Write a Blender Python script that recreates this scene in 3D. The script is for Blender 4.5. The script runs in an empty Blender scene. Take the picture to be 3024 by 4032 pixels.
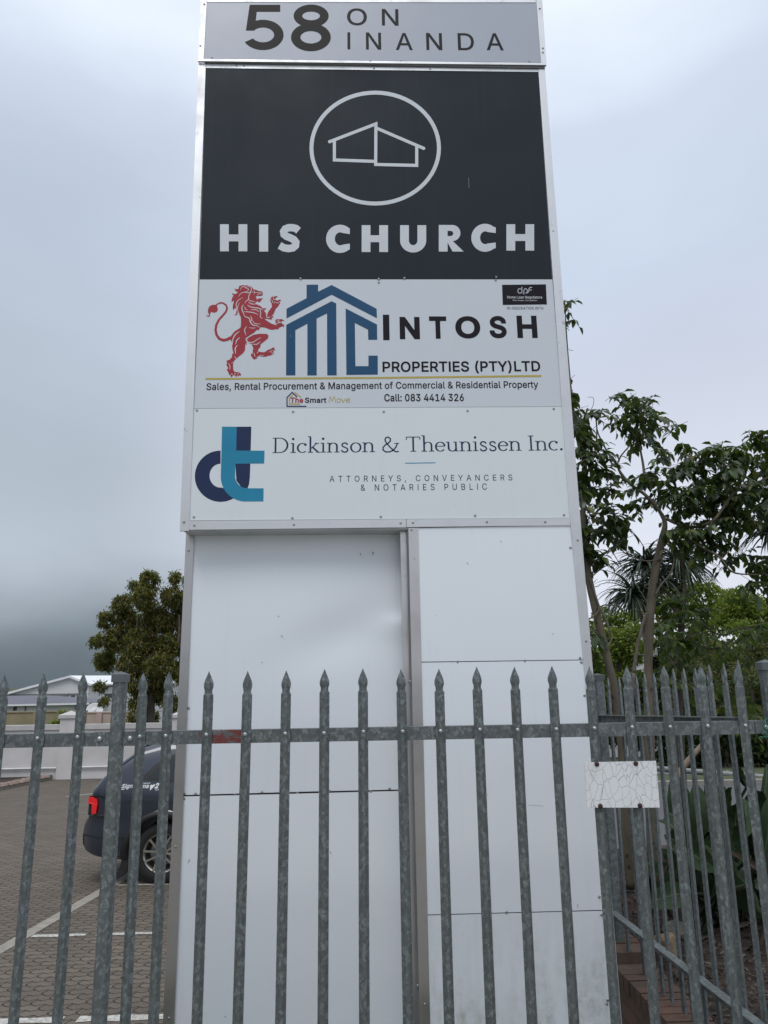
import bpy, bmesh, math, random
import numpy as np
from mathutils import Vector, Matrix
from mathutils.geometry import tessellate_polygon, delaunay_2d_cdt

random.seed(7); rng = np.random.default_rng(11)
scene = bpy.context.scene
COL = scene.collection
R = math.radians

# ---------------------------------------------------------------- camera
CAMZ = 1.75                       # eye height; world Y runs away from the street, X to the right
ROT = np.array([[0.99929381, -0.03454337, -0.01478636],
                [0.00674286, -0.22227218, 0.97496134],
                [0.03696505, 0.97437253, 0.22188229]])    # rows: right, up, forward
FPX = 2900.0
cam_d = bpy.data.cameras.new("camera"); cam = bpy.data.objects.new("camera", cam_d); COL.objects.link(cam)
m3 = Matrix((ROT[0], ROT[1], -ROT[2])).transposed()
cam.matrix_world = Matrix.Translation((0, 0, CAMZ)) @ m3.to_4x4()
cam_d.sensor_fit = 'HORIZONTAL'; cam_d.sensor_width = 36; cam_d.lens = FPX / 3024 * 36
cam_d.clip_start = 0.05; cam_d.clip_end = 3000
scene.camera = cam

# ---------------------------------------------------------------- world, sun, exposure
SUN_EL, SUN_AZ = R(58), R(200)    # azimuth measured from +Y clockwise
world = bpy.data.worlds.new("World"); scene.world = world; world.use_nodes = True
def build_world():
    nt = world.node_tree; N = nt.nodes; L = nt.links; N.clear()
    out = N.new("ShaderNodeOutputWorld"); bg = N.new("ShaderNodeBackground")
    sky = N.new("ShaderNodeTexSky"); sky.sky_type = 'NISHITA'; sky.sun_disc = False
    sky.sun_elevation = SUN_EL; sky.sun_rotation = SUN_AZ
    sc = N.new("ShaderNodeVectorMath"); sc.operation = 'SCALE'; sc.inputs['Scale'].default_value = 0.09
    L.new(sky.outputs[0], sc.inputs[0])
    tc = N.new("ShaderNodeTexCoord"); sep = N.new("ShaderNodeSeparateXYZ"); L.new(tc.outputs['Generated'], sep.inputs[0])
    # large soft variation in the cloud deck
    no = N.new("ShaderNodeTexNoise"); no.inputs['Scale'].default_value = 2.1; no.inputs['Detail'].default_value = 5; no.inputs['Roughness'].default_value = .45
    mp = N.new("ShaderNodeMapping"); mp.inputs['Scale'].default_value = (1, 1, 2.2); mp.inputs['Location'].default_value = (3.1, 0.4, 1.7)
    L.new(tc.outputs['Generated'], mp.inputs[0]); L.new(mp.outputs[0], no.inputs['Vector'])
    def mr(sock, a, b, c, d, smooth=True):
        n = N.new("ShaderNodeMapRange"); n.interpolation_type = 'SMOOTHSTEP' if smooth else 'LINEAR'
        n.inputs[1].default_value = a; n.inputs[2].default_value = b; n.inputs[3].default_value = c; n.inputs[4].default_value = d
        L.new(sock, n.inputs[0]); return n.outputs[0]
    def ma(op, a, b):
        n = N.new("ShaderNodeMath"); n.operation = op
        for i, x in enumerate((a, b)):
            if isinstance(x, (int, float)): n.inputs[i].default_value = x
            else: L.new(x, n.inputs[i])
        return n.outputs[0]
    def mixc(f, a, b):
        n = N.new("ShaderNodeMix"); n.data_type = 'RGBA'
        if isinstance(f, (int, float)): n.inputs[0].default_value = f
        else: L.new(f, n.inputs[0])
        for i, x in ((6, a), (7, b)):
            if isinstance(x, tuple): n.inputs[i].default_value = (*x, 1)
            else: L.new(x, n.inputs[i])
        return n.outputs[2]
    zz = ma('ADD', sep.outputs['Z'], mr(no.outputs[0], .3, .7, -.05, .05, False))
    # elevation ramp: pale near the horizon, slightly bluer higher, bright overhead
    ramp = N.new("ShaderNodeValToRGB"); cr = ramp.color_ramp
    stops = [(0.0, (.67, .70, .775)), (.18, (.67, .705, .79)), (.36, (.575, .625, .735)), (.50, (.545, .62, .745)), (.64, (.59, .665, .79)), (.80, (.95, 1.02, 1.10)), (1.0, (1.30, 1.36, 1.42))]
    cr.elements[0].position = 0; cr.elements[0].color = (*stops[0][1], 1); cr.elements[1].position = 1; cr.elements[1].color = (*stops[-1][1], 1)
    for p, c in stops[1:-1]:
        e = cr.elements.new(p); e.color = (*c, 1)
    L.new(zz, ramp.inputs[0])
    # darker bank of rain cloud low on the left
    lowz = mr(zz, .0, .21, 1, 0); left = mr(sep.outputs['X'], -.02, -.36, 0, 1)
    dark = ma('MULTIPLY', lowz, left)
    c1 = mixc(ma('MULTIPLY', left, mr(zz, .70, .22, 0, .76)), ramp.outputs[0], (.345, .405, .465))
    c2 = mixc(ma('POWER', dark, .95), c1, (.098, .128, .158))
    var = mr(no.outputs[0], .32, .68, .945, 1.05, False)
    v = N.new("ShaderNodeVectorMath"); v.operation = 'SCALE'; L.new(c2, v.inputs[0]); L.new(var, v.inputs['Scale'])
    fin = mixc(.06, v.outputs[0], sc.outputs[0])
    L.new(fin, bg.inputs[0]); bg.inputs[1].default_value = 1.0
    L.new(bg.outputs[0], out.inputs[0])
build_world()
sun_d = bpy.data.lights.new("sun", 'SUN'); sun = bpy.data.objects.new("sun", sun_d); COL.objects.link(sun)
sun_d.energy = 1.1; sun_d.angle = R(25); sun_d.color = (1.0, .97, .93)
sdir = Vector((math.sin(SUN_AZ) * math.cos(SUN_EL), math.cos(SUN_AZ) * math.cos(SUN_EL), math.sin(SUN_EL)))
sun.rotation_euler = sdir.to_track_quat('Z', 'Y').to_euler(); sun.location = (0, 0, 30)
scene.view_settings.view_transform = 'Standard'; scene.view_settings.look = 'None'
scene.view_settings.exposure = 0.2; scene.view_settings.gamma = 1.0
scene.render.engine = 'CYCLES'; scene.cycles.use_denoising = True; scene.cycles.max_bounces = 8
scene.cycles.transparent_max_bounces = 12

# ---------------------------------------------------------------- survey helpers: photo pixel -> ray -> place at a real depth
def ray(u, v):
    d = ROT.T @ np.array([(u - 1512) / FPX, -(v - 2016) / FPX, 1.0]); return d / d[1]
def at(u, v, Y):
    d = ray(u, v) * Y; return Vector((d[0], d[1], d[2] + CAMZ))
def pxm(Y): return Y * .97 / FPX            # metres per photo pixel at depth Y
G0, GS = CAMZ - 1.98, -.041                 # car park falls gently away from the street
def gz(Y): return G0 + GS * Y
def ground_at(u, v):
    d = ray(u, v); Y = (1.98) / (-d[2] - .041); return Vector((d[0] * Y, Y, gz(Y)))
YS = 3.55                                   # front face of the pylon sign
def FP(u, v, d=0.0): return at(u, v, YS - d)

# ---------------------------------------------------------------- mesh builder
ORG = {}
class MB:
    def __init__(s): s.v = []; s.f = []
    def add(s, vs, fs):
        n = len(s.v); s.v += [tuple(x) for x in vs]; s.f += [tuple(i + n for i in f) for f in fs]
    def hexa(s, a, b):                      # two matching quads: front a, back b
        s.add(list(a) + list(b), [(0, 1, 2, 3), (7, 6, 5, 4), (0, 4, 5, 1), (1, 5, 6, 2), (2, 6, 7, 3), (3, 7, 4, 0)])
    def box(s, x0, x1, y0, y1, z0, z1):
        s.hexa([(x0, y0, z0), (x1, y0, z0), (x1, y0, z1), (x0, y0, z1)], [(x0, y1, z0), (x1, y1, z0), (x1, y1, z1), (x0, y1, z1)])
    def slab(s, q, th):                     # quad facing the street, thickness going back
        s.hexa(q, [Vector(p) + Vector((0, th, 0)) for p in q])
    def tube(s, pts, rad, n=8, cap=True):
        pts = [Vector(p) for p in pts]
        if isinstance(rad, (int, float)): rad = [rad] * len(pts)
        t0 = (pts[1] - pts[0]).normalized(); ref = Vector((0, 0, 1)) if abs(t0.z) < .9 else Vector((1, 0, 0))
        nx = t0.cross(ref).normalized(); vs = []; fs = []
        for i, p in enumerate(pts):
            t = (pts[min(i + 1, len(pts) - 1)] - pts[max(i - 1, 0)]).normalized()
            nx = (nx - t * nx.dot(t)).normalized(); ny = t.cross(nx)
            for k in range(n):
                a = 2 * math.pi * k / n; vs.append(p + (nx * math.cos(a) + ny * math.sin(a)) * rad[i])
        for i in range(len(pts) - 1):
            for k in range(n):
                k2 = (k + 1) % n; fs.append((i * n + k, i * n + k2, (i + 1) * n + k2, (i + 1) * n + k))
        if cap: fs += [tuple(range(n - 1, -1, -1)), tuple(range((len(pts) - 1) * n, len(pts) * n))]
        s.add(vs, fs)
    def lathe(s, prof, c, ax, n=16):        # prof: (radius, height) list around axis ax through c
        ax = Vector(ax).normalized(); ref = Vector((0, 0, 1)) if abs(ax.z) < .9 else Vector((1, 0, 0))
        nx = ax.cross(ref).normalized(); ny = ax.cross(nx); vs = []; fs = []
        for (r, h) in prof:
            for k in range(n):
                a = 2 * math.pi * k / n; vs.append(Vector(c) + ax * h + (nx * math.cos(a) + ny * math.sin(a)) * r)
        for i in range(len(prof) - 1):
            for k in range(n):
                k2 = (k + 1) % n; fs.append((i * n + k, (i + 1) * n + k, (i + 1) * n + k2, i * n + k2))
        s.add(vs, fs)
    def poly(s, rings, fn):                 # filled 2-D rings (first outer, rest holes) mapped by fn
        tris = tessellate_polygon([[Vector((x, y, 0)) for x, y in r] for r in rings])
        fl = [p for r in rings for p in r]
        s.add([fn(x, y) for x, y in fl], tris)
    def ribbon(s, pts, w, fn, closed=False):
        n = len(pts); P = [Vector((p[0], p[1])) for p in pts]; vs = []
        for i in range(n):
            a = P[(i - 1) % n] if closed or i > 0 else P[i]; b = P[(i + 1) % n] if closed or i < n - 1 else P[i]
            d1 = (P[i] - a); d2 = (b - P[i])
            if d1.length < 1e-9: d1 = d2
            if d2.length < 1e-9: d2 = d1
            d1 = d1.normalized(); d2 = d2.normalized(); t = (d1 + d2)
            t = t.normalized() if t.length > 1e-6 else d1
            nrm = Vector((-t.y, t.x)); c = max(.35, nrm.dot(Vector((-d1.y, d1.x))))
            ww = w(i / max(1, n - 1), t) if callable(w) else w
            o = nrm * (ww / 2 / c); vs += [fn(*(P[i] + o)), fn(*(P[i] - o))]
        fs = [(2 * i, 2 * i + 1, 2 * i + 3, 2 * i + 2) for i in range(n - 1)]
        if closed: fs.append((2 * n - 2, 2 * n - 1, 1, 0))
        s.add(vs, fs)
    def build(s, name, mat, parent=None, smooth=False, org=None):
        o0 = Vector(org) if org is not None else (ORG[parent.name] if parent else Vector((0, 0, 0)))
        me = bpy.data.meshes.new(name)
        me.from_pydata([(x - o0.x, y - o0.y, z - o0.z) for x, y, z in s.v], [], s.f)
        ob = bpy.data.objects.new(name, me); COL.objects.link(ob)
        if mat: me.materials.append(mat)
        if smooth:
            for p in me.polygons: p.use_smooth = True
        if parent: ob.parent = parent; ORG[ob.name] = ORG[parent.name]
        else: ob.location = o0; ORG[ob.name] = o0
        return ob
def fixn(ob):
    bm = bmesh.new(); bm.from_mesh(ob.data); bmesh.ops.recalc_face_normals(bm, faces=bm.faces); bm.to_mesh(ob.data); bm.free(); return ob
def tag(o, label=None, cat=None, group=None, kind=None):
    if label: o['label'] = label
    if cat: o['category'] = cat
    if group: o['group'] = group
    if kind: o['kind'] = kind
    return o
def thing(name, loc, label, cat, group=None):
    o = bpy.data.objects.new(name, None); COL.objects.link(o); o.location = loc; o.empty_display_size = .2
    ORG[o.name] = Vector(loc); return tag(o, label, cat, group)
def copy_child(src, parent, world_loc):     # copy a part whose mesh is centred on its own origin
    c = src.copy(); COL.objects.link(c); c.parent = parent; c.location = Vector(world_loc) - ORG[parent.name]
    ORG[c.name] = Vector(world_loc); return c

# ---------------------------------------------------------------- materials
class NT:
    def __init__(s, name):
        s.m = bpy.data.materials.new(name); s.m.use_nodes = True; s.t = s.m.node_tree; s.t.nodes.clear()
        s.out = s.n("ShaderNodeOutputMaterial"); s.b = s.n("ShaderNodeBsdfPrincipled"); s.l(s.b.outputs[0], s.out.inputs[0])
    def n(s, t, **k):
        x = s.t.nodes.new(t)
        for a, b in k.items(): setattr(x, a, b)
        return x
    def l(s, a, b): s.t.links.new(a, b)
    def set(s, node, i, v):
        if hasattr(v, 'links') or isinstance(v, bpy.types.NodeSocket): s.l(v, node.inputs[i])
        else:
            if isinstance(v, tuple) and len(v) == 3 and node.inputs[i].type == 'RGBA': v = (*v, 1)
            node.inputs[i].default_value = v
    def pos(s, kind='Object'): return s.n("ShaderNodeTexCoord").outputs[kind]
    def wpos(s): return s.n("ShaderNodeNewGeometry").outputs['Position']
    def map(s, v, scale=(1, 1, 1), loc=(0, 0, 0), rot=(0, 0, 0)):
        m = s.n("ShaderNodeMapping"); s.l(v, m.inputs[0]); m.inputs['Scale'].default_value = scale; m.inputs['Location'].default_value = loc; m.inputs['Rotation'].default_value = rot; return m.outputs[0]
    def noise(s, v, scale, detail=4, rough=.55):
        n = s.n("ShaderNodeTexNoise"); s.l(v, n.inputs['Vector']); n.inputs['Scale'].default_value = scale; n.inputs['Detail'].default_value = detail; n.inputs['Roughness'].default_value = rough; return n.outputs[0]
    def voro(s, v, scale, feature='F1', out=0, rand=1):
        n = s.n("ShaderNodeTexVoronoi", feature=feature); s.l(v, n.inputs['Vector']); n.inputs['Scale'].default_value = scale; n.inputs['Randomness'].default_value = rand; return n.outputs[out]
    def ramp(s, f, stops, interp='LINEAR'):
        n = s.n("ShaderNodeValToRGB"); s.l(f, n.inputs[0]); c = n.color_ramp; c.interpolation = interp
        c.elements[0].position = stops[0][0]; c.elements[1].position = stops[-1][0]
        def cc(x): return (*x, 1) if isinstance(x, tuple) else (x, x, x, 1)
        c.elements[0].color = cc(stops[0][1]); c.elements[1].color = cc(stops[-1][1])
        for p, x in stops[1:-1]: c.elements.new(p).color = cc(x)
        return n.outputs[0]
    def mr(s, f, a, b, c=0.0, d=1.0, smooth=False):
        n = s.n("ShaderNodeMapRange"); n.interpolation_type = 'SMOOTHSTEP' if smooth else 'LINEAR'
        s.l(f, n.inputs[0])
        for i, x in enumerate((a, b, c, d)): n.inputs[i + 1].default_value = x
        return n.outputs[0]
    def math(s, op, a, b=0.0, c=None):
        n = s.n("ShaderNodeMath", operation=op); s.set(n, 0, a); s.set(n, 1, b)
        if c is not None: s.set(n, 2, c)
        return n.outputs[0]
    def mix(s, f, a, b, blend='MIX'):
        n = s.n("ShaderNodeMix", data_type='RGBA', blend_type=blend); s.set(n, 0, f); s.set(n, 6, a); s.set(n, 7, b); return n.outputs[2]
    def sep(s, v):
        n = s.n("ShaderNodeSeparateXYZ"); s.l(v, n.inputs[0]); return n.outputs
    def comb(s, x, y, z):
        n = s.n("ShaderNodeCombineXYZ"); s.set(n, 0, x); s.set(n, 1, y); s.set(n, 2, z); return n.outputs[0]
    def bump(s, h, strength=.3, dist=.01):
        n = s.n("ShaderNodeBump"); s.l(h, n.inputs['Height']); n.inputs['Strength'].default_value = strength; n.inputs['Distance'].default_value = dist; s.l(n.outputs[0], s.b.inputs['Normal'])
    def base(s, c): s.set(s.b, 'Base Color', c)
    def p(s, **k):
        for a, v in k.items(): s.set(s.b, a.replace('_', ' '), v)
        return s
    def isl(s): return s.n("ShaderNodeNewGeometry").outputs['Random Per Island']

def m_simple(name, col, rough=.5, metal=0.0, var=.12, scale=6, bump=0.0, spec=.5):
    t = NT(name); n = t.noise(t.wpos(), scale, 5)
    lo = tuple(c * (1 - var) for c in col); hi = tuple(min(1, c * (1 + var)) for c in col)
    t.base(t.ramp(n, [(.3, lo), (.7, hi)])); t.p(Roughness=rough, Metallic=metal); t.set(t.b, 'Specular IOR Level', spec)
    if bump: t.bump(t.noise(t.wpos(), scale * 8, 4), bump, .004)
    return t.m
def m_panel(name, col, rough=.32, grime=.0, mould=False, spec=.5):
    t = NT(name); w = t.wpos()
    st = t.noise(t.map(w, (22, 22, .9)), 1, 4, .6); bl = t.noise(w, 2.2, 4)
    c = t.mix(t.mr(bl, .35, .75, 0, .12), col, tuple(x * .9 for x in col))
    c = t.mix(t.mr(st, .58, .8, 0, (.10 if max(col) > .1 else .015) + grime), c, (.42, .44, .43))
    sp = t.voro(w, 9, 'F1', 0); spn = t.noise(w, 60, 2)
    c = t.mix(t.math('MULTIPLY', t.mr(sp, .03, .008, 0, 1), t.mr(spn, .45, .6, 0, .7)), c, (.16, .15, .14))
    if mould:
        z = t.sep(w)[2]; low = t.mr(z, .95, .25, 0, 1, True)
        g = t.noise(t.map(w, (9, 9, 1.6)), 1, 6, .65); g2 = t.noise(w, 26, 4, .7)
        f = t.math('MULTIPLY', low, t.math('MULTIPLY', t.mr(g, .42, .68), t.mr(g2, .3, .75)))
        c = t.mix(t.math('MULTIPLY', f, .85), c, (.26, .29, .22))
    t.base(c); t.p(Roughness=t.mr(bl, .3, .7, rough - .05, rough + .1)); t.set(t.b, 'Specular IOR Level', spec)
    t.bump(t.noise(t.map(w, (1.3, 1.3, 1.0)), 2.0, 2), .10, .03)
    return t.m
def m_galv(name, lo=.10, hi=.30, paint=False):
    t = NT(name); g = t.n("ShaderNodeTexCoord"); o = t.n("ShaderNodeObjectInfo")
    w = t.wpos(); wob = t.n("ShaderNodeVectorMath", operation='ADD')
    nn = t.n("ShaderNodeTexNoise"); t.l(w, nn.inputs['Vector']); nn.inputs['Scale'].default_value = 40; nn.inputs['Detail'].default_value = 2
    s2 = t.n("ShaderNodeVectorMath", operation='SCALE'); t.l(nn.outputs['Color'], s2.inputs[0]); s2.inputs['Scale'].default_value = .012
    t.l(w, wob.inputs[0]); t.l(s2.outputs[0], wob.inputs[1])
    vm = t.map(wob.outputs[0], (1, 1, .75))
    ca = t.sep(t.voro(vm, 78, 'F1', 1))[0]; cb = t.sep(t.voro(vm, 150, 'F1', 1))[1]
    f = t.math('ADD', t.math('MULTIPLY', ca, .65), t.math('MULTIPLY', cb, .35))
    big = t.noise(t.map(w, (3, 3, 1)), 2.3, 4)
    c = t.ramp(f, [(.10, (lo * .85, lo * .97, lo * .98)), (.58, (lo * 1.2, lo * 1.37, lo * 1.38)), (.68, (lo * 1.45, lo * 1.64, lo * 1.66)), (.86, (hi * .72, hi * .82, hi * .835))])
    c = t.mix(t.mr(big, .45, .75, 0, .35), c, (lo * 1.1, lo * 1.18, lo * 1.16))
    dirt = t.noise(t.map(w, (30, 30, 3)), 1, 4)
    c = t.mix(t.mr(dirt, .6, .8, 0, .5), c, (.07, .07, .06))
    if paint:                               # old red paint smear on the rail
        x, y, z = t.sep(w); a = t.math('MULTIPLY', t.mr(x, -.625, -.60), t.mr(x, -.42, -.45))
        pf = t.math('MULTIPLY', a, t.mr(t.noise(t.map(w, (6, 6, 14)), 4, 4), .40, .50))
        c = t.mix(t.math('MULTIPLY', pf, .85), c, (.17, .028, .024))
    t.base(c); t.p(Metallic=.35, Roughness=t.mr(f, .1, .9, .62, .42))
    return t.m
def m_alu(name, col=(.62, .63, .65), metal=.85, axis='Z', dr=0.0):
    t = NT(name); w = t.wpos(); sc = {'Z': (160, 160, 1.5), 'X': (1.5, 160, 160)}[axis]
    st = t.noise(t.map(w, sc), 1, 3); bl = t.noise(w, 5, 5, .6); sm = t.noise(w, 18, 4, .65)
    c = t.mix(t.mr(st, .3, .7, 0, .22), col, tuple(x * .8 for x in col))
    c = t.mix(t.mr(bl, .45, .7, 0, .35), c, tuple(x * .72 for x in col))
    c = t.mix(t.mr(sm, .64, .74, 0, .55), c, (.20, .19, .18))
    t.base(c); t.p(Metallic=metal, Roughness=t.mr(bl, .3, .7, .38 + dr, .58 + dr)); t.bump(st, .05, .002); return t.m
def m_leaf(name, stops, trans=.35, rough=.45, var2=None):
    t = NT(name); r = t.isl()
    c = t.ramp(r, stops)
    n = t.noise(t.wpos(), 30, 2); c = t.mix(t.mr(n, .35, .7, 0, .25), c, tuple(x * .6 for x in stops[0][1]))
    t.base(c); t.p(Roughness=rough); t.set(t.b, 'Specular IOR Level', .4)
    tr = t.n("ShaderNodeBsdfTranslucent"); c2 = t.mix(.5, c, (.20, .32, .03)); t.l(c2, tr.inputs[0])
    mx = t.n("ShaderNodeMixShader"); mx.inputs[0].default_value = trans; t.l(t.b.outputs[0], mx.inputs[1]); t.l(tr.outputs[0], mx.inputs[2]); t.l(mx.outputs[0], t.out.inputs[0])
    return t.m
def m_bark(name, a, b, spots=False, scale=1.0, rough=True):
    t = NT(name); w = t.wpos(); n = t.noise(t.map(w, (14 * scale, 14 * scale, 5 * scale)), 1, 6, .65)
    c = t.ramp(n, [(.3, a), (.7, b)])
    if spots:
        d = t.voro(t.map(w, (1, 1, .8)), 9, 'F1', 0); c = t.mix(t.mr(d, .17, .11, 0, .85), c, (.03, .02, .014))
    t.base(c); t.p(Roughness=.85); t.bump(n, .5 if rough else .2, .012); return t.m
def m_paver(name):
    t = NT(name); x, y, z = t.sep(t.wpos())
    tri = lambda s, p, a: t.math('MULTIPLY', t.math('SUBTRACT', t.math('PINGPONG', s, p), p / 2), a)
    yy = t.math('ADD', y, tri(x, .049, .60)); xx = t.math('ADD', x, tri(y, .049, .50))
    wob = t.math('MULTIPLY', t.math('SUBTRACT', t.noise(t.wpos(), 9, 2), .5), .012)
    v = t.comb(t.math('ADD', xx, wob), t.math('ADD', yy, wob), 0.0)
    br = t.n("ShaderNodeTexBrick"); t.l(v, br.inputs['Vector']); br.offset = .5
    br.inputs['Scale'].default_value = 1; br.inputs['Brick Width'].default_value = .196; br.inputs['Row Height'].default_value = .098
    br.inputs['Mortar Size'].default_value = .008; br.inputs['Mortar Smooth'].default_value = .3; br.inputs['Bias'].default_value = 0
    br.inputs['Color1'].default_value = (.092, .072, .054, 1); br.inputs['Color2'].default_value = (.150, .121, .094, 1); br.inputs['Mortar'].default_value = (.034, .029, .024, 1)
    n = t.noise(t.wpos(), 1.1, 5, .6); n2 = t.noise(t.wpos(), 70, 3)
    st = t.noise(t.wpos(), .45, 4, .6); c = t.mix(t.mr(n, .35, .7, 0, .5), br.outputs[0], (.075, .060, .046)); c = t.mix(t.mr(st, .5, .7, 0, .45), c, (.055, .046, .038)); c = t.mix(t.mr(n2, .35, .7, 0, .35), c, (.20, .165, .13), 'MIX')
    c = t.mix(t.mr(br.outputs[1], .2, .8), c, (.034, .029, .024))
    t.base(c); t.p(Roughness=.85)
    t.bump(t.math('SUBTRACT', t.math('MULTIPLY', n2, .35), br.outputs[1]), 1.0, .012); return t.m
def m_brick(name, sx=.222, sz=.085):
    t = NT(name); x, y, z = t.sep(t.wpos()); v = t.comb(t.math('ADD', y, x), z, 0.0)
    br = t.n("ShaderNodeTexBrick"); t.l(v, br.inputs['Vector']); br.inputs['Scale'].default_value = 1; br.inputs['Brick Width'].default_value = sx; br.inputs['Row Height'].default_value = sz
    br.inputs['Mortar Size'].default_value = .005; br.inputs['Color1'].default_value = (.16, .075, .045, 1); br.inputs['Color2'].default_value = (.10, .055, .036, 1); br.inputs['Mortar'].default_value = (.05, .045, .036, 1)
    n = t.noise(t.wpos(), 14, 5); c = t.mix(t.mr(n, .4, .7, 0, .5), br.outputs[0], (.07, .065, .04))
    t.base(c); t.p(Roughness=.85); t.bump(t.math('SUBTRACT', t.math('MULTIPLY', n, .5), br.outputs[1]), .6, .008); return t.m
def m_isl(name, stops, rough=.85, bump=.3):
    t = NT(name); c = t.ramp(t.isl(), stops); n = t.noise(t.wpos(), 45, 4)
    c = t.mix(t.mr(n, .35, .7, 0, .35), c, tuple(x * .6 for x in stops[0][1])); t.base(c); t.p(Roughness=rough); t.bump(n, bump, .004); return t.m
def m_crazed(name):
    t = NT(name); w = t.wpos(); wob = t.n("ShaderNodeVectorMath", operation='ADD'); nn = t.n("ShaderNodeTexNoise"); t.l(w, nn.inputs['Vector']); nn.inputs['Scale'].default_value = 14
    s2 = t.n("ShaderNodeVectorMath", operation='SCALE'); t.l(nn.outputs['Color'], s2.inputs[0]); s2.inputs['Scale'].default_value = .03; t.l(w, wob.inputs[0]); t.l(s2.outputs[0], wob.inputs[1])
    p = t.map(wob.outputs[0], (1.5, 0, .85)); d1 = t.voro(p, 27, 'DISTANCE_TO_EDGE', 0); d2 = t.voro(t.map(p, (1, 1, 1), (5, 0, 3)), 44, 'DISTANCE_TO_EDGE', 0)
    wear = t.noise(w, 9, 3)
    c = t.mix(t.mr(d1, .026, .008, 0, .8), (.68, .69, .70), (.24, .26, .30))
    c = t.mix(t.math('MULTIPLY', t.mr(d2, .03, .01, 0, .35), t.mr(wear, .45, .6)), c, (.33, .34, .37))
    c = t.mix(t.mr(wear, .55, .75, 0, .25), c, (.52, .50, .44))
    t.base(c); t.p(Roughness=.5); t.bump(t.mr(d1, .03, .0, 1, 0), .3, .002); return t.m

M = {}
M['white'] = m_panel('white composite sheet', (.745, .785, .835))
M['whitegrey'] = m_panel('pale grey composite sheet', (.575, .615, .665), .36)
M['dtwhite'] = m_panel('white vinyl faced sheet', (.665, .715, .74), .38)
M['mould'] = m_panel('white composite sheet with algae', (.735, .775, .82), .36, .03, True)
M['header'] = m_panel('lavender grey sheet', (.40, .43, .50), .33)
M['dark'] = m_panel('charcoal vinyl sheet', (.015, .0215, .030), .5, spec=.15)
M['alu'] = m_alu('mill aluminium', (.63, .64, .655), .75)
M['alux'] = m_alu('mill aluminium strip', (.63, .64, .655), .75, 'X')
M['alud'] = m_alu('weathered aluminium angle', (.56, .54, .535), .95, 'Z', -.12)
M['cab'] = m_simple('sign cabinet steel', (.16, .16, .165), .6); M['cabw'] = m_simple('pale cabinet sheet', (.50, .51, .52), .55)
M['screw'] = m_simple('screw zinc', (.32, .32, .33), .4, .8)
M['rust'] = m_simple('rusted screw', (.05, .022, .018), .75, .2)
M['ink'] = m_simple('charcoal vinyl lettering', (.020, .0195, .019), .5, 0, .06, spec=.12)
M['ink2'] = m_simple('black vinyl lettering', (.013, .011, .016), .5, 0, .06, spec=.12)
M['silver'] = m_simple('light grey vinyl lettering', (.56, .59, .63), .42, 0, .05)
M['blue'] = m_simple('steel blue vinyl', (.018, .075, .160), .42, 0, .06, spec=.2)
M['navy'] = m_simple('navy vinyl', (.020, .032, .085), .42, 0, .06, spec=.2)
M['teal'] = m_simple('teal vinyl', (.025, .225, .370), .42, 0, .06, spec=.2)
M['gold'] = m_simple('mustard vinyl', (.46, .36, .085), .42, 0, .06, spec=.2)
M['red'] = m_simple('crimson vinyl', (.34, .040, .052), .42, 0, .08, spec=.2)
M['cream'] = m_simple('pale vinyl outline', (.62, .60, .62), .42, 0, .05)
M['galv'] = m_galv('galvanised steel', .108, .30); M['galvr'] = m_galv('galvanised rail', .100, .27, True); M['galvs'] = m_galv('galvanised side pales', .140, .30)
M['rivet'] = m_simple('rivet zinc', (.40, .42, .43), .38, .8)
M['cap'] = m_simple('grey plastic cap', (.085, .095, .10), .5, 0, .15, 25)
M['crazed'] = m_crazed('crazed white enamel')
M['wire'] = m_simple('green tie wire', (.03, .16, .11), .5)
M['paver'] = m_paver('interlocking pavers'); M['concrete'] = m_simple('concrete edging', (.27, .25, .215), .9, 0, .2, 9, .4)
M['wline'] = m_simple('worn white road paint', (.42, .41, .38), .85, 0, .45, 34, .3)
M['brick'] = m_brick('clinker brickwork'); M['coping'] = m_isl('brick on edge', [(0, (.065, .045, .033)), (.4, (.100, .055, .038)), (.75, (.145, .070, .048)), (1, (.090, .075, .055))])
M['bark'] = m_bark('smooth brown bark with leaf scars', (.075, .062, .042), (.150, .128, .092), True)
M['bark2'] = m_bark('rough grey bark', (.045, .036, .030), (.13, .105, .085))
M['twig'] = m_bark('grey bare twig', (.09, .075, .062), (.19, .165, .14), False, 2, False)
M['aloebark'] = m_bark('pale aloe stem', (.16, .12, .085), (.34, .27, .20), False, 1.3)

# ================================================================ SETTING
def sheet(name, pts, mat, label=None, kind='structure'):
    b = MB(); b.v = [tuple(p) for p in pts]; b.f = [tuple(range(len(pts)))]; o = b.build(name, mat); tag(o, label, None, None, kind); return o
def grid_sheet(name, x0, x1, y0, y1, fz, nx, ny, mat, kind='structure'):
    b = MB()
    for j in range(ny + 1):
        for i in range(nx + 1):
            x = x0 + (x1 - x0) * i / nx; y = y0 + (y1 - y0) * j / ny; b.v.append((x, y, fz(x, y)))
    for j in range(ny):
        for i in range(nx):
            a = j * (nx + 1) + i; b.f.append((a, a + 1, a + nx + 2, a + nx + 1))
    o = b.build(name, mat, None, True); o['kind'] = kind; return o
def base_z(x, y):
    if y < 2.6: return -.02
    if y < 3.3: return -.02 + (gz(3.3) + .02) * (y - 2.6) / .7
    return gz(min(y, 70))
def m_ground():
    t = NT('grass and bare earth'); w = t.wpos(); n = t.noise(w, .35, 5); n2 = t.noise(w, 6, 5, .65)
    c = t.ramp(n2, [(.3, (.030, .042, .016)), (.6, (.060, .078, .026)), (.8, (.10, .088, .05))]); c = t.mix(t.mr(n, .45, .65), c, (.07, .075, .035)); t.base(c); t.p(Roughness=.95); t.bump(n2, .6, .05); return t.m
M['ground'] = m_ground()
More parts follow.
